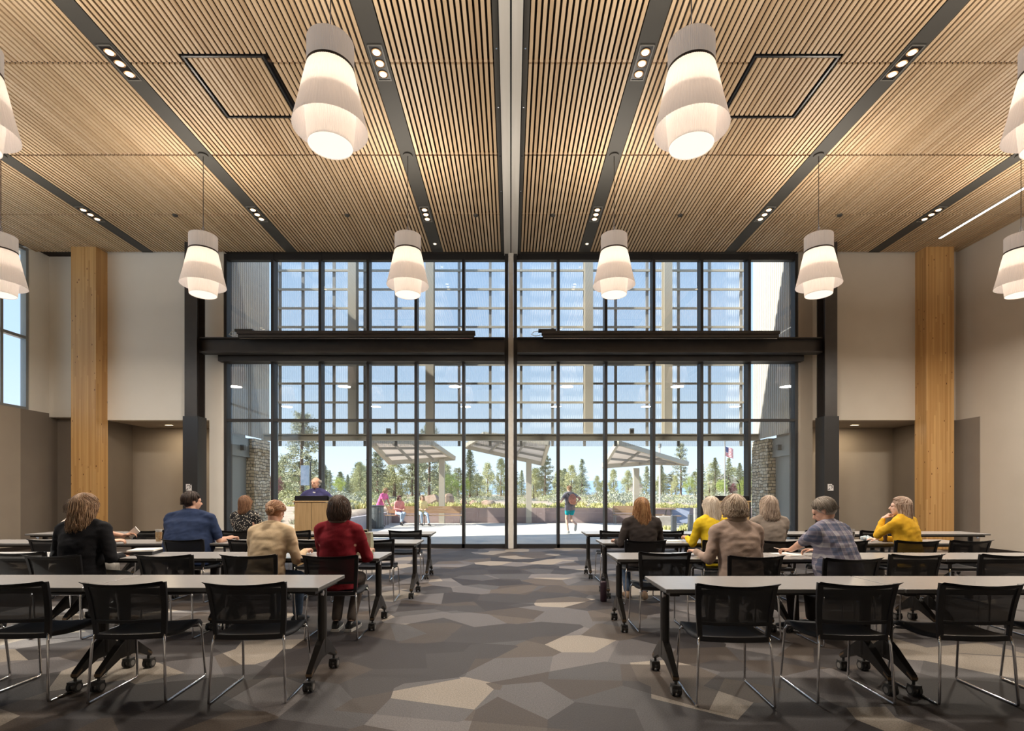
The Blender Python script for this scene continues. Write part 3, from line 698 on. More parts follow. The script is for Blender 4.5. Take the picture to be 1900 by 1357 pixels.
# side walls: corrugated above, stone pier and door below
for sg, nme in ((-1, 'left'), (1, 'right')):
    X = sg * 7.42
    a, b = ((X, 16.0, 0), (X, WY + .3, 0)) if sg < 0 else ((X, WY + .3, 0), (X, 16.0, 0))
    o = corr('corrugated_wall', a, b, 3.02, 8.6 if sg < 0 else 10.5, solid_side if sg > 0 else left_side, .11, .055); tag(o, kind='structure', label='pale corrugated side wall of the portico, %s' % nme, cat='wall')
    for q in range(5):
        pass
    x0, x1 = sorted((sg * 7.34, sg * 7.655))
    o = MB().box(x0, x1, 14.95, 15.95, -.02, 2.98).build('stone_pier', stone, bevel=.02)
    tag(o, 'squared rubble stone pier under the %s corrugated wall outside' % nme, 'pier', 'stone piers')
    x0, x1 = sorted((sg * 7.42, sg * 7.9))
    e = empty('exterior_door', (sg * 7.58, 14.25, 0), 0, 'grey metal exterior door beside the %s stone pier' % nme, 'door', 'exterior side doors')
    MB().box(-.03, .03, -.62, .66, 0, 2.45).build('leaf', door_m, e)
    a_ = -sg
    MB().box(min(a_*.03, a_*.10), max(a_*.03, a_*.10), -.66, .70, 2.45, 2.97).box(min(0, a_*.12), max(0, a_*.12), -.66, .70, 2.43, 2.48).build('head_panel', door_m, e)
    MB().tube([(a_*.04, -.45, 1.0), (a_*.09, -.45, 1.0), (a_*.09, -.30, 1.0)], .012, 8).build('handle', chrome, e)
    MB().box(min(a_*.10, a_*.2), max(a_*.10, a_*.2), .2, .32, 2.6, 2.75).build('wall_lamp', gray_metal, e)
# planter walls, the bank behind
struct(MB().box(-5.9, 26, 25.2, 25.5, -.1, .70).build('planter_wall', planter_m))
struct(MB().box(-5.95, -5.75, 17.6, 25.5, -.1, .52).build('planter_wall', noise_mat('pale planter wall', (.42,.38,.40), (.48,.44,.45), 2, .8)))
def ss(a, b, x): t = max(0, min(1, (x - a) / (b - a))); return t * t * (3 - 2 * t)
from mathutils import noise as NZ
def ter(x, y):
    inside = ss(-6.3, -5.9, x) * (1 - ss(25.4, 25.5, y))
    b = .35 + .35 * ss(15, 26, y) if x < -6 else .66
    b += .12 * NZ.noise(Vector((x * .25, y * .25, 0))) + .35 * ss(26, 60, y) - .35 * ss(40, 120, y)
    if y > 25.45 and y < 26: b = min(b, .66)
    b *= ss(14.0, 19, y) if x < -6 else 1
    return b * (1 - inside) - .3 * inside
def grid(xs, ys, f):
    m = MB(); m.v = [(x, y, f(x, y)) for y in ys for x in xs]; n_ = len(xs)
    m.f = [(j*n_ + i, j*n_ + i + 1, (j+1)*n_ + i + 1, (j+1)*n_ + i) for j in range(len(ys) - 1) for i in range(n_ - 1)]
    return m
xs = [-160 + 4*i for i in range(34)] + [-24 + .35*i for i in range(160)] + [33 + 4*i for i in range(33)]
ys = [13.95 + .35*i for i in range(100)] + [50 + 5*i for i in range(60)]
gravel = noise_mat('tan gravel bank', (.38,.29,.21), (.56,.45,.34), 2.2, .95, detail=8)
struct(grid(xs, ys, ter).build('terrain', gravel, smooth=True, fix=False))
hm = grid([-1800 + 60*i for i in range(61)], [1500, 1540, 1580, 1640, 1700], lambda x, y: (-5 if y < 1520 or y > 1680 else 30 + 26 * NZ.noise(Vector((x * .002, 0, 3))) + 8 * NZ.noise(Vector((x * .01, 0, 1)))))
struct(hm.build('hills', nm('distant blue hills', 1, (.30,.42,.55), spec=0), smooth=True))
# canopies
def translucent_panel():
    m = nm('white translucent canopy panel', .6, (.80,.76,.72)); N = m.node_tree.nodes; L = m.node_tree.links; tl = N.new('ShaderNodeBsdfTranslucent'); tl.inputs[0].default_value = (.85,.78,.72,1)
    mx = N.new('ShaderNodeMixShader'); mx.inputs[0].default_value = .45; L.new(N['Principled BSDF'].outputs[0], mx.inputs[1]); L.new(tl.outputs[0], mx.inputs[2]); L.new(mx.outputs[0], N['Material Output'].inputs[0]); return m
def canopy(name, quad, col, label):
    q = [P(*a) for a in quad]
    e = empty('shade_canopy', (0, 0, 0), 0, label, 'canopy', 'angular shade canopies')
    nrm = (q[1] - q[0]).cross(q[3] - q[0]).normalized(); nrm = nrm if nrm.z > 0 else -nrm
    pm = MB(); pm.add([p + nrm * .06 for p in q] + [p + nrm * .10 for p in q], [(0,3,2,1),(4,5,6,7),(0,1,5,4),(1,2,6,5),(2,3,7,6),(3,0,4,7)]).build('roof_panel', canopy_panel, e)
    def bar(a, b, r, nm_, m=beige_steel):
        d = (b - a); s_ = d.cross(Vector((0, 0, 1))).normalized(); u = s_.cross(d).normalized()
        MB().loft([[p + s_*r + u*r*1.4, p - s_*r + u*r*1.4, p - s_*r - u*r*1.4, p + s_*r - u*r*1.4] for p in (a, b)]).build(nm_, m, e)
    for i in range(4): bar(q[i], q[(i+1) % 4], .07, 'edge_beam')
    for t in (.33, .66):
        bar(q[0].lerp(q[1], t), q[3].lerp(q[2], t), .035, 'purlin', beige_dark); bar(q[1].lerp(q[2], t), q[0].lerp(q[3], t), .035, 'purlin', beige_dark)
    if col:
        b_ = Vector((col[0], col[1], 0)); cz = None
        # height of the roof plane above the post
        n2 = (q[1] - q[0]).cross(q[3] - q[0]); zc = q[0].z - (n2.x * (b_.x - q[0].x) + n2.y * (b_.y - q[0].y)) / n2.z
        MB().box(b_.x - .13, b_.x + .13, b_.y - .13, b_.y + .13, -.02, max(2.6, min(zc + .05, 4.2))).build('post', beige_steel, e)
canopy_panel = translucent_panel()
canopy('c1', [(686, 818, 21.5), (724, 859, 23.5), (843, 851, 25.4), (800, 822, 23.2)], (-3.28, 24.85), 'angular beige steel canopy on a post behind the benches, leftmost of three')
canopy('c2', [(862, 829, 26.0), (1006, 861, 24.6), (1018, 822, 22.0), (900, 806, 22.5)], (.85, 24.85), 'angular beige steel canopy on a post seen through the middle of the window')
canopy('c3', [(1146, 822, 22.5), (1119, 866, 23.8), (1215, 859, 25.6), (1276, 861, 24.6)], (5.95, 24.85), 'pointed beige steel canopy right of the middle above the jogger path')
# benches
def bench(x, y, w, rz, label, legs=True):
    e = empty('bench', (x, y, -.02), rz, label, 'bench', 'slatted timber benches')
    for k in range(4): MB().box(-w/2, w/2, -.22 + k*.115, -.12 + k*.115, .42, .45).build('seat_slat', teak, e)
    for k in range(3): MB().box(-w/2, w/2, .24, .27, .52 + k*.11, .62 + k*.11).build('back_slat', teak, e)
    for s in (-1, 1):
        xx = s * (w/2 - .06)
        MB().tube([(xx, -.2, 0), (xx, -.2, .41), (xx, .22, .41), (xx, .29, .86)], .022, 6).tube([(xx, .22, .41), (xx, .24, 0)], .022, 6).build('bench_leg', beige_dark, e)
bench(-4.85, 23.55, 1.6, .0, 'timber bench under the left canopy with a woman in pink seated')
bench(-3.1, 23.55, 1.8, 0, 'timber bench against the planter wall holding a woman in yellow')
bench(5.35, 24.3, 1.15, 0, 'short timber bench behind the woman in the dark sweater, right patio')
# litter bin
bin_m = nm('grey painted bin slats', .45, (.20,.22,.23), .2)
e = empty('litter_bin', (-5.42, 21.2, -.02), 0, 'round grey slatted metal litter bin standing on the left of the patio', 'litter bin')
MB().lathe([(.20, .02), (.20, .84)], 24).build('liner', gray_metal, e)
for k in range(26):
    a = 2*PI*k/26; MB().box(-.018, .018, -.006, .006, .03, .88, Matrix.Translation((.25*math.cos(a), .25*math.sin(a), 0)) @ Matrix.Rotation(a + PI/2, 4, 'Z')).build('slat', bin_m, e)
MB().lathe([(.265, .86), (.275, .92), (.20, .94), (.16, .90)], 32).build('rim', gray_metal, e); MB().lathe([(.26, .0), (.26, .04)], 32).build('base_ring', gray_metal, e)
# right patio furniture
def block_seat(x, y, w, h, label):
    o = MB().box(-w/2, w/2, -.25, .25, 0, h).build('garden_block', noise_mat('stone seat', (.38,.34,.30), (.46,.42,.38), 3, .8), bevel=.02); o.location = (x, y, -.02); tag(o, label, 'stone block', 'stone blocks on the patio')
block_seat(6.0, 22.6, .5, .45, 'low grey stone block left of the picnic table')
block_seat(6.5, 22.2, .6, .45, 'low grey stone block in front of the picnic table')
e = empty('picnic_table', (6.55, 23.6, -.02), .15, 'timber and steel picnic table among stone blocks, right patio', 'table')
MB().box(-.8, .8, -.35, .35, .70, .75).build('tabletop', teak, e)
for s in (-1, 1):
    MB().box(-.8, .8, s*.72 - .13, s*.72 + .13, .41, .45).build('bench_seat', teak, e)
    MB().tube([(s*.6, -.72, .40), (s*.6, .72, .40)], .03, 6).tube([(s*.6, -.5, 0), (s*.6, -.2, .70)], .03, 6).tube([(s*.6, .5, 0), (s*.6, .2, .70)], .03, 6).build('table_leg', beige_dark, e)
e = empty('display_panel', (7.65, 23.6, -.02), 0, 'slanted blue-grey display panel on the right patio', 'panel')
MB().add([Vector(v) for v in ((-.45,-.2,.1),(.25,-.2,.1),(.5,.15,.75),(-.35,.15,.75),(-.45,-.15,.06),(.25,-.15,.06),(.5,.2,.71),(-.35,.2,.71))], [(0,3,2,1),(4,5,6,7),(0,1,5,4),(1,2,6,5),(2,3,7,6),(3,0,4,7)]).build('panel', nm('blue grey panel', .3, (.30,.33,.42)), e)
MB().box(-.3, -.24, 0, .06, 0, .3).box(.2, .26, 0, .06, 0, .3).build('stand', gray_metal, e)
for px, py, Y, w in ((1250, 957, 19.0, .16), (1281, 955, 19.2, .14), (1291, 943, 20.5, .12)):
    q = P(px, py, Y); o = MB().box(q.x - w/2, q.x + w/2, Y - .1, Y + .1, -.02, q.z).build('bollard', beige_dark, bevel=.01)
    tag(o, 'square grey bollard on the right patio, %s' % {1250: 'the left and widest one', 1281: 'the middle one', 1291: 'the farthest, at the right'}[px], 'bollard', 'patio bollards')
# rocks on the bank
rock_m = noise_mat('red brown boulder', (.30,.20,.14), (.46,.34,.26), 3, .9, bump=.5)
RR = random.Random(11)
def rock(px, py, Y, w, h):
    m = MB(); m.ell((0, 0, 0), (w, w*.7, h), 12, 8)
    m.v = [tuple(Vector(v) * (1 + .28 * NZ.noise(Vector(v) * 1.7 / w + Vector((px, 0, 0))))) for v in m.v]
    q = P(px, py, Y); o = m.build('boulder', rock_m, smooth=False); o.location = (q.x, Y, ter(q.x, Y) + h*.45)
    tag(o, {801: 'broad reddish boulder beside the left canopy post', 829: 'dark boulder just right of the left canopy post', 742: 'flat dark boulder behind the woman in pink', 880: 'squat boulder left of the centre post', 905: 'low boulder nearest the centre post', 860: 'small upright boulder on the bank'}.get(px, 'reddish boulder half buried in the gravel bank'), 'boulder', 'boulders on the bank')
for a in ((801, 920, 30, .62, .45), (829, 925, 30, .45, .5), (742, 928, 28, .55, .25), (860, 925, 30, .2, .3), (880, 926, 30, .3, .2), (905, 926, 29, .4, .25)): rock(*a)
# tufts
tuft_m = noise_mat('yellow green tuft', (.34,.36,.12), (.78,.72,.36), 8, .8, island=.7)
sage_m = noise_mat('grey green sage', (.28,.30,.22), (.52,.53,.42), 8, .85, island=.7)
def tuft_mesh(seed, n_=130, r=.28, h=.21):
    rr = random.Random(seed); m = MB()
    for i in range(n_):
        a = rr.uniform(0, 2*PI); q = rr.random() ** .5 * r; b = Vector((math.cos(a)*q, math.sin(a)*q, 0))
        t = b + Vector((math.cos(a)*rr.uniform(0,.1), math.sin(a)*rr.uniform(0,.1), h * (1 - .5*(q/r)**2) * rr.uniform(.6, 1.1)))
        s = Vector((-math.sin(a + rr.uniform(-1,1)), math.cos(a), 0)).normalized() * .018
        m.add([b - s, b + s, t + s*.4, t - s*.4], [(0, 1, 2, 3)])
    return m
tu_o = []
for k in range(4):
    mt = [tuft_m, tuft_m, tuft_m, sage_m][k]
    me = tuft_mesh(k + 1).mesh('tuft'); me.materials.append(mt); tu_o.append(me)
def tuft(x, y, s, k, label, grp):
    o = bpy.data.objects.new('grass_tuft', tu_o[k]); C.objects.link(o); o.location = (x, y, ter(x, y) - .02 if not (x > -5.7 and y < 25) else -.02)
    o.scale = (s, s, s * RR.uniform(.8, 1.2)); o.rotation_euler = (0, 0, RR.uniform(0, 6)); tag(o, label, 'grass tuft', grp)
for i in range(170):
    y = RR.choice([26.2, 26.7, 27.3, 28.0, 29.0]) + RR.uniform(-.2, .25); x = RR.uniform(-6.5, 11.5)
    tuft(x, y, RR.uniform(.8, 1.4), RR.choice([0, 1, 2, 2]), 'yellow-green grass tuft planted in the bank above the planter wall', 'grass tufts above the planter wall')
for i in range(70):
    y = RR.uniform(17.5, 34); x = RR.uniform(-.62*y, -6.4)
    if x > -6.3: x = -6.8
    tuft(x, y, RR.uniform(.7, 1.5), RR.choice([0, 1, 3, 3]), 'low tuft on the tan gravel slope behind the speaker', 'tufts on the left slope')
for i, (px, py, Y) in enumerate(((1236, 982, 20.5), (1266, 984, 19.5), (1273, 978, 21))):
    q = P(px, py, Y); tuft(q.x, Y, .9, i, 'small yellowish tuft between the grey bollards', 'tufts by the bollards')
for i in range(6):
    tuft(-6.5 - i*.25, 17.6 + i*.5, 1.3, 0, 'bright tuft beside the pale low planter wall', 'tufts by the low wall')
# trees
def tree_mesh(seed, kind):
    rr = random.Random(seed); f = MB(); t = MB()
    def leaf(p, s, up=.3):
        d = Vector((rr.gauss(0,1), rr.gauss(0,1), rr.gauss(0,1) + up)).normalized(); e_ = d.orthogonal().normalized() * s * .42
        w = d.cross(e_)
        f.add([p - e_*.5, p + d*s*.5 - e_, p + d*s, p + d*s*.5 + e_], [(0,1,2,3)])
    if kind == 'pine':         # ragged ponderosa, unit height 1
        t.tube([(0,0,0), (.006,0,.5), (0,.004,.97)], [.022,.015,.004], 7)
        for j in range(46):
            z = .16 + .82 * (j/46) ** .9; L_ = (.27 * (1 - z) ** .7 + .03) * rr.uniform(.55, 1.15); a = j * 2.4 + rr.uniform(-.4, .4)
            d = Vector((math.cos(a), math.sin(a), rr.uniform(-.15, .25)))
            t.tube([(0,0,z), Vector((0,0,z)) + d*L_], [.004, .0015], 4)
            for q in range(26):
                u = rr.uniform(.3, 1.05); c_ = Vector((0,0,z)) + d * L_ * u
                for w in range(6): leaf(c_ + Vector([rr.gauss(0, .016) for _ in range(3)]), rr.uniform(.009, .020))
    elif kind == 'juniper':
        t.tube([(0,0,0), (.01,0,.35), (0,0,.7)], [.03,.02,.006], 7)
        for j in range(90):
            z = .06 + .92 * rr.random(); rad = .24 * math.sin(PI * min(1, (.12 + .88*z))) ** .7 * (1 - .35*z); a = rr.uniform(0, 2*PI); q = rad * rr.uniform(.35, 1)
            c_ = Vector((math.cos(a)*q, math.sin(a)*q, z))
            for w in range(80): leaf(c_ + Vector((rr.gauss(0,.026), rr.gauss(0,.026), rr.gauss(0,.034))), rr.uniform(.010, .021), .8)
    elif kind == 'fir':
        t.tube([(0,0,0), (0,0,.98)], [.02,.003], 6)
        for j in range(60):
            z = .05 + .93 * j/60; rad = .26 * (1 - z) ** .9 + .015
            for b_ in range(5):
                a = rr.uniform(0, 2*PI); L_ = rad * rr.uniform(.6, 1.15)
                for w in range(22):
                    u = rr.uniform(.15, 1); leaf(Vector((math.cos(a)*L_*u + rr.gauss(0,.008), math.sin(a)*L_*u + rr.gauss(0,.008), z - .12*L_*u + rr.gauss(0,.007))), rr.uniform(.010, .020))
    else:                       # round young deciduous tree
        t.tube([(0,0,0), (0,0,.6)], [.014,.008], 6)
        for j in range(120):
            v = Vector((rr.gauss(0,1), rr.gauss(0,1), rr.gauss(0,1))).normalized() * rr.uniform(.45, 1)
            c_ = Vector((v.x*.26, v.y*.26, .60 + v.z*.40))
            for w in range(36): leaf(c_ + Vector([rr.gauss(0,.03) for _ in range(3)]), rr.uniform(.013, .026))
    return f, t
bark = noise_mat('bark', (.12,.08,.06), (.20,.14,.10), 8, .9)
leafm = {'pine': noise_mat('pine needles', (.17,.19,.11), (.44,.45,.29), 3, .8, island=.6),
 'juniper': noise_mat('juniper foliage', (.28,.30,.14), (.60,.59,.33), 3, .8, island=.6),
 'fir': noise_mat('fir needles', (.19,.22,.13), (.44,.46,.29), 3, .8, island=.6),
 'young': noise_mat('bright young leaves', (.30,.38,.07), (.55,.62,.20), 4, .7, island=.6),
 'plum': noise_mat('plum leaves', (.12,.03,.05), (.28,.10,.12), 4, .7, island=.6)}
protos = {}
def proto(kind, v):
    if (kind, v) not in protos:
        f, t = tree_mesh(v * 17 + 5, {'plum': 'young'}.get(kind, kind))
        a = f.mesh('foliage'); a.materials.append(leafm[kind]); b = t.mesh('trunk'); b.materials.append(bark); protos[(kind, v)] = (a, b)
    return protos[(kind, v)]
TREES = [(560,765,36,'pine',1.15),(527,848,44,'juniper',1.3),(512,880,38,'plum',.9),(583,855,50,'juniper',1.2),(612,872,60,'fir',.8),(629,884,58,'young',1.2),(645,880,66,'fir',1.1),(668,858,56,'juniper',.9),
 (700,838,42,'pine',1.3),(732,850,44,'juniper',1.6),(765,838,46,'pine',1.2),(796,782,40,'pine',.95),(820,850,48,'juniper',1.3),(838,876,40,'young',1.1),(872,832,44,'fir',1.25),(863,884,42,'young',.8),(905,860,48,'juniper',1.1),(930,852,52,'juniper',1.0),
 (968,872,60,'fir',1),(1012,842,50,'pine',1.1),(990,880,46,'juniper',1.2),(1037,872,52,'juniper',1.4),(1060,864,56,'juniper',1.2),(1080,850,50,'fir',1.15),(1108,884,48,'juniper',1.1),(1138,872,44,'juniper',1.0),(1165,874,50,'juniper',1.2),
 (1200,864,52,'fir',1.1),(1228,862,54,'fir',1.0),(1263,822,48,'pine',.85),(1253,884,42,'juniper',.9),(1279,882,44,'young',.9),(1300,852,58,'fir',1.1),(1316,880,42,'juniper',1.25),(1327,848,60,'fir',1.1),(1352,848,60,'fir',1.0),
 (1373,858,56,'fir',1.1),(1360,896,46,'plum',1.0),(1381,886,44,'young',1.2),(1340,888,46,'young',1.0),(545,880,52,'juniper',1.5),(690,872,52,'juniper',1.5),(745,872,52,'juniper',1.5),(850,868,60,'pine',1.5),(950,880,58,'juniper',1.4),(1185,884,60,'juniper',1.4),
 (1225,882,62,'juniper',1.4),(1290,876,64,'juniper',1.4),(600,896,66,'juniper',1.6),(650,896,70,'juniper',1.8),(885,880,64,'juniper',1.5),(1120,892,70,'juniper',1.8),(1050,890,70,'juniper',1.8),(430,840,60,'pine',1.2),(1440,850,60,'pine',1.2)]
kl = {'pine': 'dark ragged pine', 'juniper': 'bushy olive-green juniper', 'fir': 'narrow pointed dark conifer', 'young': 'small bright green leafy tree', 'plum': 'purple-leaved plum tree'}
for i, (px, py, Y, kind, wf) in enumerate(TREES):
    x = (px - VX) * Y / F; z0 = ter(x, Y) - .1; h = H + (VY - py) * Y / F - z0
    a, b = proto(kind, i % 2)
    where = ('beyond the pane at far left' if px < 600 else 'left of the bench canopy' if px < 690 else 'behind the left canopy' if px < 850 else 'just left of the centre post' if px < 948 else 'just right of the centre post' if px < 1050 else
             'behind the jogger path' if px < 1120 else 'behind the right canopy' if px < 1240 else 'near the flagpole, right')
    hh = 'tallest' if py < 800 else 'tall' if py < 850 else 'medium' if py < 875 else 'low'
    e = empty('tree', (x, Y, z0), RR.uniform(0, 6), '%s %s, %s' % (hh, kl[kind], where), 'tree', 'trees beyond the patio')
    e.scale = (h * wf, h * wf, h)
    for nme, me in (('foliage', a), ('trunk', b)):
        o = bpy.data.objects.new(nme, me); C.objects.link(o); o.parent = e
kk = ['juniper', 'fir', 'pine', 'juniper', 'fir']
for i in range(64):
    Y = RR.uniform(62, 96); x = RR.uniform(-.50, .52) * Y; kind = kk[i % 5]; x += 9 if abs(x - 31) < 5 and Y > 68 else 0; a, b = proto(kind, i % 2); z0 = ter(x, Y) - .1; h = RR.uniform(2.4, 5.2) * Y / 75
    e = empty('tree', (x, Y, z0), RR.uniform(0, 6), {'juniper': 'rounded olive tree in the dense distant tree line', 'fir': 'small pointed conifer in the dense distant tree line', 'pine': 'ragged pine in the dense distant tree line'}[kind], 'tree', 'distant tree line, ' + kind)
    e.scale = (h * 1.9, h * 1.9, h)
    for nme, me in (('foliage', a), ('trunk', b)):
        o = bpy.data.objects.new(nme, me); C.objects.link(o); o.parent = e
# grey shrubs below the trees
sh = []
for k in range(3):
    m = MB(); rr = random.Random(40 + k)
    for j in range(900):
        v = Vector((rr.gauss(0,1), rr.gauss(0,1), abs(rr.gauss(0,1)))).normalized() * rr.uniform(.6, 1)
        d = Vector((rr.gauss(0,1), rr.gauss(0,1), rr.gauss(0,1))).normalized() * .045; e_ = d.orthogonal() * .5
        c_ = Vector((v.x, v.y, v.z*.6)); m.add([c_ - e_, c_ + d, c_ + e_, c_ - d*.4], [(0,1,2,3)])
    me = m.mesh('shrub'); me.materials.append([sage_m, leafm['juniper'], sage_m][k]); sh.append(me)
for i in range(90):
    y = RR.uniform(31, 52); x = RR.uniform(-.5, .52) * y; k = RR.randrange(3)
    o = bpy.data.objects.new('shrub', sh[k]); C.objects.link(o); o.location = (x, y, ter(x, y) - .1); s = RR.uniform(.7, 1.5); o.scale = (s, s, s*RR.uniform(.7, 1.2))
    tag(o, 'grey-green sagebrush growing between the gravel bank and the trees', 'shrub', 'sagebrush before the trees')
# flag, poles, banner, far buildings
q = P(1345, 828, 40); fx, fy = q.x, 40.0
e = empty('flagpole', (fx, fy, ter(fx, fy)), 0, 'tall thin flagpole rising beyond the trees, right', 'flagpole')
MB().tube([(0,0,0), (0,0,q.z - ter(fx, fy) + .6)], .05, 8).build('pole', beige_dark, e)
fl = empty('flag', (fx + .045, fy, q.z - .75), 0, 'United States flag with red and white stripes flying from the flagpole', 'flag')
fw, fh = .62, .72
def fpt(u, v): return (u * fw, .07 * math.sin(u * 7), v * fh - u * .22)
for nme, mt, sel in (('red_stripe', nm('flag red', .7, (.62,.05,.07)), 0), ('white_stripe', nm('flag white', .7, (.8,.8,.8)), 1)):
    for r_ in range(13):
        if r_ % 2 != sel: continue
        v1 = 1 - r_/13; v0 = 1 - (r_+1)/13; u0 = .4 if r_ < 7 else 0
        MB().loft([[fpt(u0 + (1-u0)*i/10, v0), fpt(u0 + (1-u0)*i/10, v1), tuple(Vector(fpt(u0 + (1-u0)*i/10, v1)) + Vector((0,.01,0))), tuple(Vector(fpt(u0 + (1-u0)*i/10, v0)) + Vector((0,.01,0)))] for i in range(11)]).build(nme, mt, fl)
ca = MB().loft([[fpt(.4*i/5, 6/13), fpt(.4*i/5, 1), tuple(Vector(fpt(.4*i/5, 1)) + Vector((0,.01,0))), tuple(Vector(fpt(.4*i/5, 6/13)) + Vector((0,.01,0)))] for i in range(6)]).build('canton', nm('flag blue', .7, (.04,.06,.22)), fl)
st_ = MB()
for r_ in range(5):
    for c_ in range(5): p_ = Vector(fpt(.04 + c_*.075, .52 + r_*.1)); st_.box(p_.x-.008, p_.x+.008, p_.y-.006, p_.y, p_.z-.012, p_.z+.012)
st_.build('star', nm('star white', .7, (.85,.85,.85)), ca)
q = P(1224, 845, 28); e = empty('lamp_post', (q.x, 28, ter(q.x, 28)), 0, 'slim white lamp post standing behind the right canopy', 'lamp post')
MB().tube([(0,0,0), (0,0,3.2)], .05, 8).build('pole', canopy_panel, e); MB().lathe([(.09, 3.2), (.09, 3.4)], 12).build('lamp_head', beige_dark, e)
q = P(567, 895, 30); zb_ = ter(q.x, 30)
e = empty('banner', (q.x, 30, zb_), 0, 'blue-grey vertical banner on a pole behind the speaker', 'banner')
MB().tube([(.28,0,0), (.28,0,2.5)], .04, 8).build('pole', gray_metal, e); MB().box(-.28, .22, -.01, .01, 1.15, 2.3).build('banner_cloth', noise_mat('blue grey banner', (.16,.24,.34), (.32,.38,.50), 3, .7), e)
q = P(1181, 927, 55); e = empty('far_building', (q.x, 55, ter(q.x, 55) - .3), 0, 'small white building glimpsed between the trees, right of the canopy', 'building')
MB().box(-.65, .65, 0, 2, 0, 1.6).build('wall', canopy_panel, e); MB().prism([(-.75, 1.6), (.75, 1.6), (0, 1.95)], -.1, 2.1, 'y').build('roof', beige_dark, e)
q = P(1352, 905, 75); e = empty('far_building', (q.x, 75, ter(q.x, 75) - .3), 0, 'white gabled roof glimpsed behind the plum tree, far right', 'building')
MB().box(-1.9, 1.9, 0, 3, 0, 2.3).build('wall', canopy_panel, e); MB().prism([(-2.2, 2.3), (2.2, 2.3), (0, 3.6)], -.1, 3.1, 'y').build('roof', canopy_panel, e)

# ================================================================ people
def remesh(mb, vox, it=3, sm=.6):
    me = mb.mesh('tmp'); o = bpy.data.objects.new('tmp', me); C.objects.link(o)
    r = o.modifiers.new('r', 'REMESH'); r.mode = 'VOXEL'; r.voxel_size = vox
    s = o.modifiers.new('s', 'SMOOTH'); s.iterations = it; s.factor = sm
    dg = bpy.context.evaluated_depsgraph_get(); out = bpy.data.meshes.new_from_object(o.evaluated_get(dg))
    bpy.data.objects.remove(o); bpy.data.meshes.remove(me); return out
def cap(m, a, b, ra, rb, n=14):
    """tapered capsule"""
    a = Vector(a); b = Vector(b); d = b - a; L_ = d.length
    if L_ < 1e-5: m.ell(a, (ra,)*3, n, 8); return
    d.normalize(); u = d.orthogonal().normalized(); w = d.cross(u); rings = []
    def ring(c, r): return [c + (u*math.cos(2*PI*k/n) + w*math.sin(2*PI*k/n)) * r for k in range(n)]
    for i in range(5): t = PI/2*(1 - (i+.05)/5.05); rings.append(ring(a - d*ra*math.sin(t), ra*math.cos(t)))
    rings.append(ring(a, ra)); rings.append(ring(b, rb))
    for i in range(1, 6): t = PI/2*(i-.05)/5.0; rings.append(ring(b + d*rb*math.sin(t), rb*math.cos(t)))
    m.loft(rings)
def ik(sh, wr, a, b, pole):
    sh = Vector(sh); wr = Vector(wr); d = wr - sh; L_ = min(d.length, (a + b) * .999); dn = d.normalized(); wr = sh + dn * L_
    x = (a*a - b*b + L_*L_) / (2*L_); h = math.sqrt(max(0, a*a - x*x)); pl = Vector(pole); pl = (pl - dn * pl.dot(dn)).normalized()
    return sh + dn*x + pl*h, wr
def hand(m, wr, d, nrm, side, curl=.6, vox=1, pinch=False):
    """palm + five fingers; d = pointing direction, nrm = back of the hand"""
    d = Vector(d).normalized(); nrm = Vector(nrm); nrm = (nrm - d*nrm.dot(d)).normalized(); lat = d.cross(nrm) * side   # towards the thumb
    wr = Vector(wr)
    for t in (-.028, -.010, .010, .028): cap(m, wr + d*.012 + lat*t*.75, wr + d*.088 + lat*t, .0145, .0115, 10)
    for k, (t, ln, sp) in enumerate(((.031, .070, .10), (.0105, .078, .03), (-.0105, .072, -.04), (-.031, .058, -.13))):
        c_ = curl * (1 + .12*k); p0 = wr + d*.090 + lat*t; dr = (d + lat*sp).normalized(); ax = dr.cross(nrm)
        for s_, (f_, r0, r1) in enumerate(((.44, .0092, .0085), (.32, .0085, .0078), (.24, .0078, .0068))):
            an = c_ * (.7, 1.0, .7)[s_]; dr = (Matrix.Rotation(-an, 3, ax) @ dr); p1 = p0 + dr*ln*f_; cap(m, p0, p1, r0, r1, 8); p0 = p1
    p0 = wr + d*.022 + lat*.026; dr = (d*.7 + lat*.75 - nrm*.25).normalized(); p1 = p0 + dr*.042; cap(m, p0, p1, .0135, .0108, 8)
    dr = (d*.95 + lat*.15 - nrm*.35).normalized(); p2 = p1 + dr*.032; cap(m, p1, p2, .0105, .009, 8); cap(m, p2, p2 + (dr - nrm*.3).normalized()*.024, .009, .0075, 8)
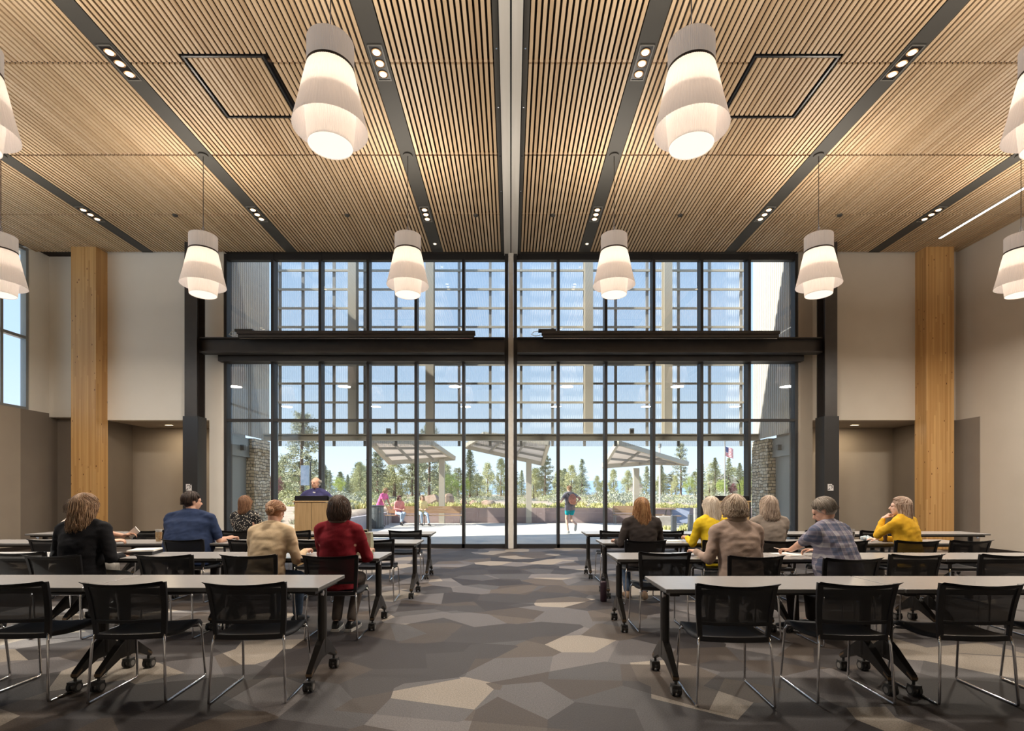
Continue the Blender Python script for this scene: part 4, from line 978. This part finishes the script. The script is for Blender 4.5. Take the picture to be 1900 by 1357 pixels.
def hair_build(HM, style, col1, col2, seed, root):
    rr = random.Random(seed); S = style; L_ = S.get('len', .15); m = MB()
    cr = Vector((.088, .106, .100)) * S.get('vol', 1.0); cc = Vector((0, -.020, .030))
    vol = S.get('vol', 1.0)
    base = MB()
    if S['kind'] != 'balding': base.ell(cc + Vector((0, -.006, .004)), cr * .97, 20, 14)
    if S['kind'] == 'long':
        n_ = 6
        for i in range(n_):
            t = i / (n_ - 1); z = .02 - t * (L_ + .05); w = S.get('w', .075) * (1 + S.get('flare', .1) * t) * (1 - .25 * max(0, t - .8) / .2)
            base.ell((0, -.060 - .018*t*S.get('hang', 1), z), (w*vol, .045, (L_ + .1) / n_ * .9), 14, 8)
    if S['kind'] == 'bob':
        for i in range(5):
            t = i/4; z = .03 - t * (L_ + .02); base.ell((0, -.035, z), ((.088 + .012*math.sin(t*2.6))*vol, .080, .035), 18, 8)
    if S['kind'] == 'bun':
        base.ell(S.get('bun', (0.02, -.125, -.03)), (.042, .036, .045), 14, 10)
    if S['kind'] in ('short', 'balding'):
        base.ell((0, -.040, -.012), (.077, .076, .062), 18, 10)
    bm_ = remesh(base, .009, 3)
    m.add([v.co.copy() for v in bm_.vertices], [tuple(p.vertices) for p in bm_.polygons]); bpy.data.meshes.remove(bm_)
    N_ = int(S.get('n', 230) * 2.7); ph = math.radians(S.get('phi', 128))
    for i in range(N_):
        phi = rr.uniform(-ph, ph) * (1 if rr.random() < .9 else .9); part = S.get('part', 0.01); thm_ = 2.25 if S['kind'] == 'short' else 1.62
        st = .12 + rr.random() * 1.2 if S['kind'] != 'balding' else 1.15 + rr.random()*.4
        side = 1 if phi >= 0 else -1
        pts = []; thmax = S.get('th', thm_) if abs(phi) < 1.5 else (1.25 if S['kind'] == 'short' and abs(phi) > 2.0 else min(S.get('th', thm_), 1.62))
        o1 = rr.uniform(-.006, .010); a0 = phi*.35 if S['kind'] in ('long', 'bob') else phi
        steps = 6
        for k in range(steps + 1):
            t = k/steps; th = st + (thmax - st)*t; f = a0 + (phi - a0)*min(1, t*1.3)
            r_ = cr * (1.0 + .02*t) + Vector((o1,)*3)
            pts.append(cc + Vector((math.sin(f)*math.sin(th)*r_.x, -math.cos(f)*math.sin(th)*r_.y, math.cos(th)*r_.z)))
        end = pts[-1]
        if S['kind'] in ('long', 'bob') :
            Lk = L_ * rr.uniform(.82, 1.06); K = 8; wv = rr.uniform(0, 6); amp = S.get('wave', .006)
            tgt = end.x * (1 + S.get('flare', .1)) if S['kind'] == 'long' else end.x * .93
            ty = min(end.y, -.005) * .9 - .015 if S['kind'] == 'long' else end.y * .95
            for k in range(1, K + 1):
                t = k/K; x = end.x + (tgt - end.x)*t; y = end.y + (ty - end.y)*min(1, t*1.5)
                if S['kind'] == 'bob': x *= 1 + .10*math.sin(t*3.1); y *= 1 + .06*math.sin(t*3.1)
                pts.append(Vector((x + amp*math.sin(wv + t*9)*t**.5, y + amp*math.cos(wv*1.7 + t*8)*t**.5, end.z - Lk*t)))
        elif S['kind'] == 'bun':
            b_ = Vector(S.get('bun', (.02, -.125, -.03)))
            pts = pts[:4] + [pts[3].lerp(b_, .5) + (pts[3] - cc).normalized()*.025, b_ + Vector([rr.gauss(0, .012) for _ in range(3)])]
        else:
            dn = Vector((math.sin(phi)*.2, -math.cos(phi)*.25, -1)) if S['kind'] != 'short' else Vector((0, -.2, -1))
            pts = pts[:steps]; pts.append(pts[-1] + dn.normalized()*rr.uniform(.01, .03))
        n_ = len(pts); rd = .0024 * rr.uniform(.7, 1.3)
        m.tube(pts, [rd*(.55 + .6*math.sin(PI*min(1, (j+1)/n_*1.02))) for j in range(n_)], 4)
    if S['kind'] != 'balding':
        for i in range(int(N_ * .35)):
            u = rr.uniform(-.88, .88); q = math.sqrt(1 - u*u); o1 = rr.uniform(-.001, .006); a1 = rr.uniform(-1.0, -.2); a2 = a1 + rr.uniform(.9, 1.6); pts = []
            for k in range(7):
                a = a1 + (a2 - a1)*k/6; pts.append(cc + Vector((u*(cr.x + o1)*(1 - .05*k/6), -math.sin(a)*(cr.y + o1)*q, math.cos(a)*(cr.z + o1 + .002)*q)))
            m.tube(pts, [.0015, .0026, .0028, .0028, .0028, .0024, .0012], 4)
    if S['kind'] == 'bun':
        b_ = Vector(S.get('bun', (.02, -.125, -.03)))
        for i in range(60):
            ax = Vector([rr.gauss(0,1) for _ in range(3)]).normalized(); u = ax.orthogonal().normalized(); w = ax.cross(u); a0 = rr.uniform(0, 6)
            m.tube([b_ + (u*math.cos(a0 + j*.5) + w*math.sin(a0 + j*.5))*.041 for j in range(8)], .003, 4)
    m.v = [tuple(HM @ Vector(v)) for v in m.v]
    return m.build('hair', noise_mat('hair', col1, col2, 40, .42, (4, 4, .6), island=.55), root, smooth=True, fix=False)
cloth_cache = {}
def person(label, x, y, rz, top, pants, scale=1.0, sit=True, girth=1.0, lean=.08, head=(0, 0), wr=None, poles=None, hands=None, sleeve='long', hair=None, hc=((.2,.1,.05),(.4,.22,.1)),
           shoes=None, knees=None, ankles=None, sk=None, vox=.011, group=None, curl=.6, tuck=0, belly=0, sh_w=1.0, shorts=False, z=0, sole=None, hair_seed=1, roll=0):
    root = empty('person', (x, y, z), rz, label, 'person', group)
    base = .55 if sit else .93; sc = scale; sk = sk or skin
    seat = .45 if sit else 0
    def S(p): p = Vector(p); return Vector((p.x*sc, p.y*sc, seat + (p.z - seat)*sc)) if p.z > seat else Vector((p.x*sc, p.y*sc, p.z*(1 if sit else sc)))
    def T(p):                               # torso frame: z measured from the hip
        p = Vector(p); k = max(0, min(1, p.z/.42)); a = lean * (.35 + .65*k)
        yy = p.y*math.cos(a) + p.z*math.sin(a); zz = p.z*math.cos(a) - p.y*math.sin(a)
        return S((p.x, yy, base + zz))
    g = girth
    shz, shx = .50, .172 * sh_w
    def torso(m, off):
        prof = [(-.09, .155*g, .125*g, -.005), (0, .170*g, .130*g, 0), (.10, (.160 + .02*belly)*g, (.112 + .04*belly)*g, .02*belly), (.20, (.157 + .02*belly)*g, (.108 + .04*belly)*g, .02*belly), (.32, .162*g, .115*g, 0), (.41, .168*sh_w*g**.5, .108*g**.6, -.005),
                (.47, .160*sh_w, .088, -.010), (.515, .120*sh_w, .070, -.014), (.55, .078, .058, -.012)]
        rings = []
        for z_, a, b, oy in prof:
            rings.append([T(((a + off)*math.copysign(abs(math.cos(t))**.85, math.cos(t)), oy + (b + off)*math.copysign(abs(math.sin(t))**.9, math.sin(t)), z_)) for t in [2*PI*k/20 for k in range(20)]])
        m.loft(rings)
        for s in (-1, 1): cap(m, T((s*shx*.97, -.01, shz - .03)), T((s*.05, -.014, shz + .035)), .064 + off*.6, .048 + off*.6); cap(m, T((s*shx*.98, -.01, shz - .05)), T((s*.12, -.005, shz - .16)), .066 + off*.6, .07)
    # arms
    wr = wr or ((-.17, .42, .78), (.17, .42, .78)); poles = poles or ((-.32, -.15, -1), (.32, -.15, -1))
    arms = []
    for i, s in enumerate((-1, 1)):
        sh = T((s*shx*1.04, -.008, shz - .04)); w = Vector(wr[i]); el, w = ik(sh, w, .285*sc, .245*sc, poles[i]); arms.append((s, sh, el, w))
    kn = knees or (((-.13, .43, .50), (.13, .43, .50)) if sit else ((-.09, .02, .49), (.09, .02, .49)))
    an = ankles or (((-.13, .40, .09), (.13, .40, .09)) if sit else ((-.09, -.01, .09), (.09, -.01, .09)))
    legs = []
    for i, s in enumerate((-1, 1)):
        hp = Vector((s*.095*g, .02, base - (.0 if sit else .03))) if sit else Vector((s*.085*g, 0, .90*sc)); legs.append((s, hp, Vector(kn[i]), Vector(an[i])))
    HM = Matrix.Translation(T((0, .012, .668))) @ Euler((head[1] - lean*.4, roll, head[0])).to_matrix().to_4x4() @ Matrix.Scale(sc*1.0, 4)
    b = MB(); torso(b, -.014)
    cap(b, T((0, -.02, .50)), T((0, -.004, .60)), .058*sc, .050*sc); cap(b, T((0, -.004, .59)), HM @ Vector((0, -.02, -.05)), .052*sc, .052*sc)
    def he(c_, r_, n_=16): b.ell(HM @ Vector(c_), r_, n_, 10, HM.to_3x3())
    he((0, -.018, .030), (.076, .094, .090)); he((0, .022, -.030), (.060, .064, .070)); he((0, .052, -.078), (.028, .026, .024)); he((0, .050, .026), (.056, .040, .036)); he((0, .035, -.055), (.048, .045, .045))
    cap(b, HM @ Vector((0, .086, .006)), HM @ Vector((0, .104, -.022)), .0085*sc, .0125*sc, 10); he((0, .092, -.028), (.017, .012, .009))
    he((.032, .058, -.018), (.022, .022, .02)); he((-.032, .058, -.018), (.022, .022, .02)); he((0, .080, -.050), (.021, .012, .0065)); he((0, .079, -.060), (.018, .011, .006))
    for s in (-1, 1):
        he((s*.078, -.008, -.008), (.009, .017, .030)); he((s*.030, .078, .018), (.018, .010, .006))
    for s, sh, el, w in arms:
        cap(b, sh, el, .046*sc, .038*sc); cap(b, el, w, .038*sc, .0245*sc)
        cap(b, el.lerp(w, .15), el.lerp(w, .45), .040*sc, .034*sc)
    for i, (s, sh, el, w) in enumerate(arms):
        hd = hands[i] if hands else None
        d = Vector(hd[0]) if hd else (w - el).normalized() * .8 + Vector((0, .3, -.1)); nr = Vector(hd[1]) if hd else Vector((0, 0, 1))
        hand(b, w, d, nr, -s if nr.z >= 0 else -s, curl if not hd or len(hd) < 3 else hd[2])
    for s, hp, k_, a_ in legs:
        cap(b, hp, k_, .070*g**.6, .050); cap(b, k_, a_, .048, .034); cap(b, k_.lerp(a_, .2), k_.lerp(a_, .4), .050, .046)
        cap(b, a_, a_ + Vector((0, .10, -.045)), .032, .026)
    me = remesh(b, vox, 3, .5); me.materials.append(sk)
    for p in me.polygons: p.use_smooth = True
    body = bpy.data.objects.new('body', me); C.objects.link(body); body.parent = root
    for s in (-1, 1):
        m_ = MB(); m_.ell(HM @ Vector((s*.030, .0815, .006)), (.0115, .008, .0055), 10, 8, HM.to_3x3()); m_.build('eye', eye_m, root, smooth=True)
    MB().ell(HM @ Vector((0, .0885, -.0545)), (.019, .0065, .0035), 10, 6, HM.to_3x3()).build('lips', lip_m, root, smooth=True)
    # top
    t = MB(); torso(t, .012)
    t.loft([[T((math.cos(a_)*(.172*g + .008 + tuck), math.sin(a_)*(.134*g + .008 + tuck) , z_)) for a_ in [2*PI*k/20 for k in range(20)]] for z_ in (-.10, -.02, .06)])
    for s, sh, el, w in arms:
        if sleeve == 'long':
            cap(t, sh, el, .066*sc, .052*sc); cap(t, el, el.lerp(w, .93), .050*sc, .034*sc)
        elif sleeve == 'mid':
            cap(t, sh, el, .067*sc, .053*sc); cap(t, el, el.lerp(w, .32), .060*sc, .052*sc); t.ell(el, (.066*sc,)*3, 14, 10)
        else: cap(t, sh, sh.lerp(el, .80 if sleeve == 'short' else .5), .064*sc, .056*sc)
    me = remesh(t, max(vox, .012), 9, .6); me.materials.append(top)
    for v in me.vertices:                   # cloth folds
        c_ = v.co; f_ = NZ.noise(Vector((c_.x*8 + c_.z*5, c_.y*8, c_.z*11 + x))) * .010 + NZ.noise(Vector((c_.x*16 - c_.z*14, c_.y*18, c_.z*26))) * .005
        v.co = c_ + v.normal * f_
    for p in me.polygons: p.use_smooth = True
    o = bpy.data.objects.new('top', me); C.objects.link(o); o.parent = root
    # collar
    cl = MB(); cz = T((0, -.012, .545)); cl.loft([[T((math.cos(a_)*r_, -.014 + math.sin(a_)*r_*.85, z_)) for a_ in [2*PI*k/20 for k in range(20)]] for z_, r_ in ((.52, .082), (.575, .066), (.58, .062), (.53, .07))], cap=False)
    cl.build('collar', top, root, smooth=True)
    # trousers
    t = MB()
    for s, hp, k_, a_ in legs:
        if shorts: cap(t, hp, hp.lerp(k_, .42), .094*g**.6, .086); cap(t, hp, Vector((0, 0, hp.z + .04)), .09, .11*g)
        else:
            cap(t, hp, k_, .088*g**.7, .066); cap(t, k_, a_ + (k_ - a_)*.08, .064, .052); cap(t, hp, Vector((0, 0, hp.z + .02)), .09*g, .10*g)
    me = remesh(t, .013, 3, .5); me.materials.append(pants)
    for p in me.polygons: p.use_smooth = True
    o = bpy.data.objects.new('shorts' if shorts else 'trousers', me); C.objects.link(o); o.parent = root
    for s, hp, k_, a_ in legs:
        sf = 1.0; m_ = MB(); rings = []
        d_ = Vector((k_.x - a_.x, k_.y - a_.y, 0)) * 0
        tip = 0 if a_.z < .2 else -1
        for y_, w_, h_ in ((-.075, .020, .03), (-.065, .034, .07), (-.02, .038, .095), (.04, .042, .085), (.10, .047, .060), (.15, .044, .045), (.185, .028, .032), (.195, .012, .02)):
            rings.append([Vector((w_*math.copysign(abs(math.cos(q))**.7, math.cos(q)), y_, .012 + h_*.5 + h_*.5*math.copysign(abs(math.sin(q))**.8, math.sin(q)))) for q in [2*PI*k/14 for k in range(14)]])
        m_.loft(rings); M_ = Matrix.Translation((a_.x, a_.y, a_.z - .09)) @ Euler((-1.1 if tip else 0, 0, -s*.12)).to_matrix().to_4x4()
        m_.v = [tuple(M_ @ Vector(v)) for v in m_.v]
        so_ = m_.build('shoe', shoes or black_pl, root, smooth=True)
        if sole:
            m2 = MB(); pl = [(-.04, -.078), (.04, -.078), (.046, .0), (.052, .10), (.04, .18), (0, .205), (-.04, .18), (-.052, .10), (-.046, 0)]
            m2.prism(pl, .0, .028); m2.v = [tuple(M_ @ Vector(v)) for v in m2.v]; m2.build('sole', sole, so_)
    if hair: hair_build(HM, hair, hc[0], hc[1], hair_seed, root)
    return root, HM, arms
def cloth(name, c1, c2=None, rough=.85, scale=14, bscale=120): return noise_mat(name, c1, c2 or tuple(v*1.25 for v in c1), scale, rough, bump=.15, bscale=bscale, spec=.2)
def plaid():
    m = nm('plaid shirt', .85, spec=.2); N, L, b = nodes(m); t = N.new('ShaderNodeTexCoord'); sp = N.new('ShaderNodeSeparateXYZ'); L.new(t.outputs['Object'], sp.inputs[0])
    outs = []
    for ax, sc_, wd in ((0, 9, .35), (2, 9, .35), (0, 27, .2), (2, 27, .2)):
        a = N.new('ShaderNodeMath'); a.operation = 'MULTIPLY'; a.inputs[1].default_value = sc_; L.new(sp.outputs[ax], a.inputs[0])
        f = N.new('ShaderNodeMath'); f.operation = 'FRACT'; L.new(a.outputs[0], f.inputs[0])
        g_ = N.new('ShaderNodeMath'); g_.operation = 'LESS_THAN'; g_.inputs[1].default_value = wd; L.new(f.outputs[0], g_.inputs[0]); outs.append(g_)
    s1 = N.new('ShaderNodeMath'); L.new(outs[0].outputs[0], s1.inputs[0]); L.new(outs[1].outputs[0], s1.inputs[1])
    s2 = N.new('ShaderNodeMath'); L.new(outs[2].outputs[0], s2.inputs[0]); L.new(outs[3].outputs[0], s2.inputs[1])
    h = N.new('ShaderNodeMath'); h.operation = 'MULTIPLY_ADD'; h.inputs[1].default_value = .18; L.new(s2.outputs[0], h.inputs[0])
    h2 = N.new('ShaderNodeMath'); h2.operation = 'MULTIPLY'; h2.inputs[1].default_value = .32; L.new(s1.outputs[0], h2.inputs[0]); L.new(h2.outputs[0], h.inputs[2])
    r = N.new('ShaderNodeValToRGB'); e = r.color_ramp.elements; e[0].color = (.12,.14,.22,1); e[1].color = (.60,.57,.56,1); k = e.new(.4); k.color = (.23,.21,.27,1); k = e.new(.7); k.color = (.38,.37,.42,1)
    L.new(h.outputs[0], r.inputs[0]); L.new(r.outputs[0], b.inputs['Base Color']); return m
def floral():
    m = nm('floral blouse', .85, spec=.2); N, L, b = nodes(m); t = N.new('ShaderNodeTexCoord'); v = N.new('ShaderNodeTexVoronoi'); v.inputs['Scale'].default_value = 42; L.new(t.outputs['Object'], v.inputs[0])
    r = N.new('ShaderNodeValToRGB'); r.color_ramp.interpolation = 'CONSTANT'; e = r.color_ramp.elements; e[0].color = (.55,.50,.42,1); e[1].position = .34; e[1].color = (.02,.02,.022,1); L.new(v.outputs['Distance'], r.inputs[0]); L.new(r.outputs[0], b.inputs['Base Color']); return m
black_c = cloth('black cardigan', (.008,.008,.010)); navy_c = cloth('navy shirt', (.022,.036,.085)); cream_c = cloth('cream jacket', (.58,.44,.28), (.64,.50,.33)); red_c = cloth('red top', (.20,.012,.020), (.26,.016,.028))
blue_sw = cloth('blue sweater', (.045,.045,.125), (.055,.055,.155)); dark_sw = cloth('charcoal sweater', (.035,.028,.026)); yel_c = cloth('yellow cardigan', (.72,.50,.02), (.80,.56,.03)); taupe_c = cloth('taupe shirt', (.34,.25,.20), (.40,.30,.25))
grey_c = cloth('grey brown shirt', (.25,.21,.18), (.31,.26,.22)); must_c = cloth('mustard sweater', (.62,.34,.02), (.72,.42,.03)); jean = cloth('blue jeans', (.07,.11,.18), (.12,.17,.26)); dkp = cloth('dark trousers', (.03,.025,.025)); tan_p = cloth('taupe trousers', (.10,.08,.07)); khaki = cloth('grey trousers', (.28,.27,.25))
lj = cloth('light jeans', (.30,.38,.48), (.42,.50,.60)); pink_c = cloth('pink shirt', (.80,.15,.36), (.88,.22,.44)); salm = cloth('salmon top', (.75,.30,.28)); py_c = cloth('pale yellow top', (.75,.62,.30)); gry_t = cloth('grey t-shirt', (.18,.18,.22)); teal = cloth('teal shorts', (.0,.40,.46), (.02,.50,.56)); white_c = nm('white leather', .5, (.72,.70,.66))
tanshoe = nm('tan shoe', .6, (.35,.24,.16))
# --- left audience
person('woman in a black cardigan with long light-brown hair at the left table', -4.30, 5.22, 0, black_c, khaki, 1.05, girth=1.16, sh_w=1.12, lean=.10, head=(-.25, -.05), hair=dict(kind='long', len=.26, vol=1.10, w=.088, flare=.22, wave=.012, n=260), hc=((.13,.065,.03),(.42,.27,.16)),
       wr=((-.20,.30,.76),(.24,.26,.74)), shoes=tanshoe)
o, HM, ar = person('person hidden behind the woman in black, grey trousers, holding a phone and papers', -5.22, 6.12, -1.18, grey_c, khaki, 1.0, lean=.16, head=(0, 0), hair=dict(kind='short', n=120), hc=((.05,.03,.02),(.12,.08,.05)), wr=((-.02,.62,.87),(.20,.50,.84)),
       hands=(((.1,1,.25),(-.3,-.2,1),.55), ((-.3,1,.1),(.3,0,1),.5)), vox=.0075, knees=((-.10,.44,.52),(.14,.46,.54)), ankles=((-.10,.48,.09),(.14,.36,.09)), sleeve='short')
phone_at = Matrix.Translation((-5.22, 6.12, 0)) @ Matrix.Rotation(-1.18, 4, 'Z') @ (ar[0][3] + Vector((.01, .10, .035)))
person('heavy-set man in a navy shirt with balding dark hair, third row left', -4.29, 6.93, 0, navy_c, dkp, 1.10, girth=1.50, sh_w=1.38, lean=.14, head=(-.75, -.02), hair=dict(kind='short', n=240, vol=.97, phi=140), hc=((.018,.010,.007),(.06,.035,.025)), wr=((-.30,.42,.80),(.40,.36,.79)), sleeve='short', belly=1)
person('woman in a black and white floral blouse, row by the window', -4.36, 8.55, 0, floral(), dkp, 1.02, lean=.06, head=(-.1, .03), hair=dict(kind='long', len=.19, vol=1.0, w=.064, flare=-.1), hc=((.12,.05,.025),(.36,.20,.11)))
person('woman in a cream jacket with auburn hair in a low bun', -2.47, 5.25, -.10, cream_c, jean, 1.0, girth=1.08, sh_w=1.06, lean=.28, head=(-.15, -.35), hair=dict(kind='bun', bun=(.03,-.128,-.02), n=220), hc=((.22,.085,.03),(.50,.30,.17)), wr=((-.18,.42,.80),(.25,.34,.79)))
person('woman in a red top with a brown bob, nearest the aisle on the left', -1.72, 5.20, 0, red_c, tan_p, 1.03, girth=1.02, lean=.06, head=(0, .02), hair=dict(kind='bob', len=.125, vol=1.06, n=330, r=.0036), hc=((.035,.018,.012),(.11,.06,.038)), sleeve='mid', wr=((-.14,.42,.80),(.22,.36,.80)),
       shoes=black_pl, sole=nm('white sole', .5, (.75,.73,.70)), knees=((-.10,.42,.50),(.10,.42,.50)), ankles=((-.07,.16,.09),(.08,.16,.09)), tuck=.005)
# --- speaker
o, HM, ar = person('grey-haired man in a blue sweater standing behind the oak lectern', -3.87, 10.38, PI, blue_sw, dkp, 1.0, sit=False, girth=1.04, sh_w=1.06, lean=.03, head=(-.30, .02), hair=dict(kind='balding', n=110, phi=110), hc=((.30,.28,.26),(.55,.53,.50)), wr=((-.26,.14,1.12),(.26,.14,1.12)), poles=((-1,-.4,-.6),(1,-.4,-.6)))
sc_ = MB(); 
for s in (-1, 1): sc_.add([(s*.062, .04, 1.475), (s*.075, .055, 1.465), (s*.012, .105, 1.405), (s*.002, .102, 1.425)], [(0,1,2,3)])
sc_.build('shirt_collar', white_c, o)
MB().box(-.11, -.055, .118, .121, 1.325, 1.333).box(-.10, -.065, .118, .121, 1.337, 1.343).build('chest_emblem', nm('pale stitching', .8, (.45,.42,.50)), o)
# --- right audience
person('woman in a dark sweater with long auburn hair, nearest the aisle on the right', 1.71, 6.78, 0, dark_sw, jean, 1.0, girth=1.08, sh_w=1.08, lean=.10, head=(-.05, 0), hair=dict(kind='long', len=.28, vol=1.03, w=.074, flare=.26, wave=.010, n=260), hc=((.20,.075,.02),(.52,.30,.14)), shoes=tanshoe, wr=((-.30,.25,.77),(.25,.38,.79)), ankles=((-.16,.18,.09),(.06,.14,.09)))
person('blonde woman in a bright yellow cardigan, third row right', 2.70, 6.85, .25, yel_c, khaki, 1.02, girth=1.08, sh_w=1.10, lean=.20, head=(.1, 0), hair=dict(kind='long', len=.28, vol=1.06, w=.082, flare=.02, n=280), hc=((.48,.38,.28),(.80,.72,.62)), wr=((-.20,.38,.80),(.18,.42,.80)))
person('woman in a taupe shirt with thick sandy-grey layered hair, second row right', 2.26, 5.13, .06, taupe_c, khaki, 1.04, girth=1.18, sh_w=1.12, lean=.22, head=(.05, 0), hair=dict(kind='long', len=.09, vol=1.22, w=.088, flare=-.1, wave=.012, n=330), hc=((.22,.15,.10),(.68,.55,.42)), wr=((-.33,.30,.80),(.20,.42,.80)))
person('woman in a grey-brown shirt with long ash-blonde hair, third row right', 3.35, 6.75, 0, grey_c, dkp, 1.02, girth=1.10, sh_w=1.08, lean=.08, head=(.12, .03), hair=dict(kind='long', len=.20, vol=1.08, w=.082, flare=.25, n=280), hc=((.30,.22,.17),(.62,.50,.40)))
o, HM, ar = person('grey-haired man in a plaid shirt looking down and writing', 3.17, 5.02, .42, plaid(), dkp, 1.04, girth=1.20, sh_w=1.16, lean=.24, head=(.55, -.42), hair=dict(kind='short', n=300, vol=.96, phi=145, r=.0035), hc=((.16,.13,.10),(.40,.34,.28)), sleeve='short', wr=((.02,.56,.80),(.24,.44,.80)),
       hands=(((-.15,1,.0),(0,-.1,1),.75), ((-.75,.8,.05),(.2,0,1),.7)), vox=.0075, belly=.8, hair_seed=4)
pc = empty('pencil', (0,0,0), 0, 'thin pencil held in the fingers of the man in plaid', 'pencil'); wp = o.matrix_basis if False else None
Mo = Matrix.Translation((3.17, 5.02, 0)) @ Matrix.Rotation(.42, 4, 'Z'); w_ = Mo @ (ar[0][3] + Vector((.03, .10, -.015)))
MB().tube([w_, w_ + Vector((-.12, -.02, .03))], .0042, 6).build('shaft', canopy_panel, pc)
o, HM, ar = person('woman in a mustard sweater with long blonde hair, chin resting on her hand', 5.13, 6.72, .50, must_c, khaki, 1.02, girth=1.08, sh_w=1.06, lean=.16, head=(.55, .08), hair=dict(kind='long', len=.33, vol=1.02, w=.068, flare=.10, n=260), hc=((.22,.12,.07),(.62,.48,.38)), sk=skin2,
       wr=((-.04,.29,1.07),(.10,.42,.78)), poles=((-.4,.3,-1),(1,-.3,-.8)), hands=(((.45,-.55,.62),(-.6,.6,.5),1.25), ((-.6,.8,0),(0,0,1),.5)), vox=.0075)
# --- outside
person('woman in a pink top leaning behind the litter bin', -5.48, 21.9, -1.9, pink_c, lj, .98, sit=False, lean=.45, head=(.2,-.1), vox=.015, hair=dict(kind='long', len=.16, n=120), hc=((.28,.15,.07),(.55,.35,.2)), sleeve='tiny')
person('woman in a salmon top and jeans seated on the left bench', -5.02, 23.42, PI + .7, salm, lj, .98, vox=.015, head=(.1,0), hair=dict(kind='long', len=.24, n=120), hc=((.07,.02,.02),(.2,.07,.06)), wr=((-.10,.26,.72),(.10,.26,.72)), knees=((-.05,.44,.54),(.10,.44,.50)), ankles=((.12,.46,.16),(.10,.40,.09)), z=-.02, group='people on the patio benches')
person('woman in a pale yellow top and jeans on the bench beside the canopy post', -3.98, 23.42, PI + .4, py_c, lj, .98, vox=.015, head=(-.1,0), hair=dict(kind='long', len=.16, n=120), hc=((.22,.12,.06),(.45,.28,.16)), wr=((-.10,.26,.72),(.10,.26,.72)), z=-.02, sleeve='short', group='people on the patio benches', ankles=((-.16,.62,.09),(.10,.42,.09)))
o, HM, ar = person('woman jogging past in teal shorts and grey t-shirt with a salmon backpack', 2.07, 18.3, .35, gry_t, teal, .97, sit=False, vox=.013, lean=.10, head=(.1,0), hair=dict(kind='bun', n=120, bun=(0,-.12,.0)), hc=((.28,.15,.08),(.5,.32,.18)), sleeve='tiny', shorts=True,
       wr=((-.30,.16,1.10),(.28,.02,1.08)), poles=((-.6,-1,-.3),(.6,-1,-.3)), knees=((-.08,.12,.50),(.09,.12,.48)), ankles=((-.07,.02,.09),(.10,-.28,.34)), shoes=white_c, sk=skin2, girth=1.08)
bp_ = empty('backpack', (2.07, 18.3, 0), .35, 'salmon pink backpack worn by the jogging woman', 'backpack')
bb = MB(); bb.ell((0, -.19, 1.20), (.15, .085, .19), 16, 12); bb.ell((0, -.24, 1.12), (.12, .06, .11), 14, 10)
me = remesh(bb, .012); me.materials.append(cloth('salmon backpack', (.62,.25,.18))); o = bpy.data.objects.new('pack', me); C.objects.link(o); o.parent = bp_
MB().tube([(-.09, -.12, 1.32), (-.10, -.02, 1.42), (-.11, .12, 1.32), (-.11, .14, 1.15), (-.10, -.12, 1.08)], .014, 6).tube([(.09, -.12, 1.32), (.10, -.02, 1.42), (.11, .12, 1.32), (.11, .14, 1.15), (.10, -.12, 1.08)], .014, 6).build('strap', black_pl, bp_)
# things held
ph = MB().box(-.04, .04, -.006, .006, -.075, .075).build('phone', paper); ph.location = phone_at; ph.rotation_euler = (.3, .9, .2); tag(ph, 'white phone held up by the hand beside the woman in black', 'phone')
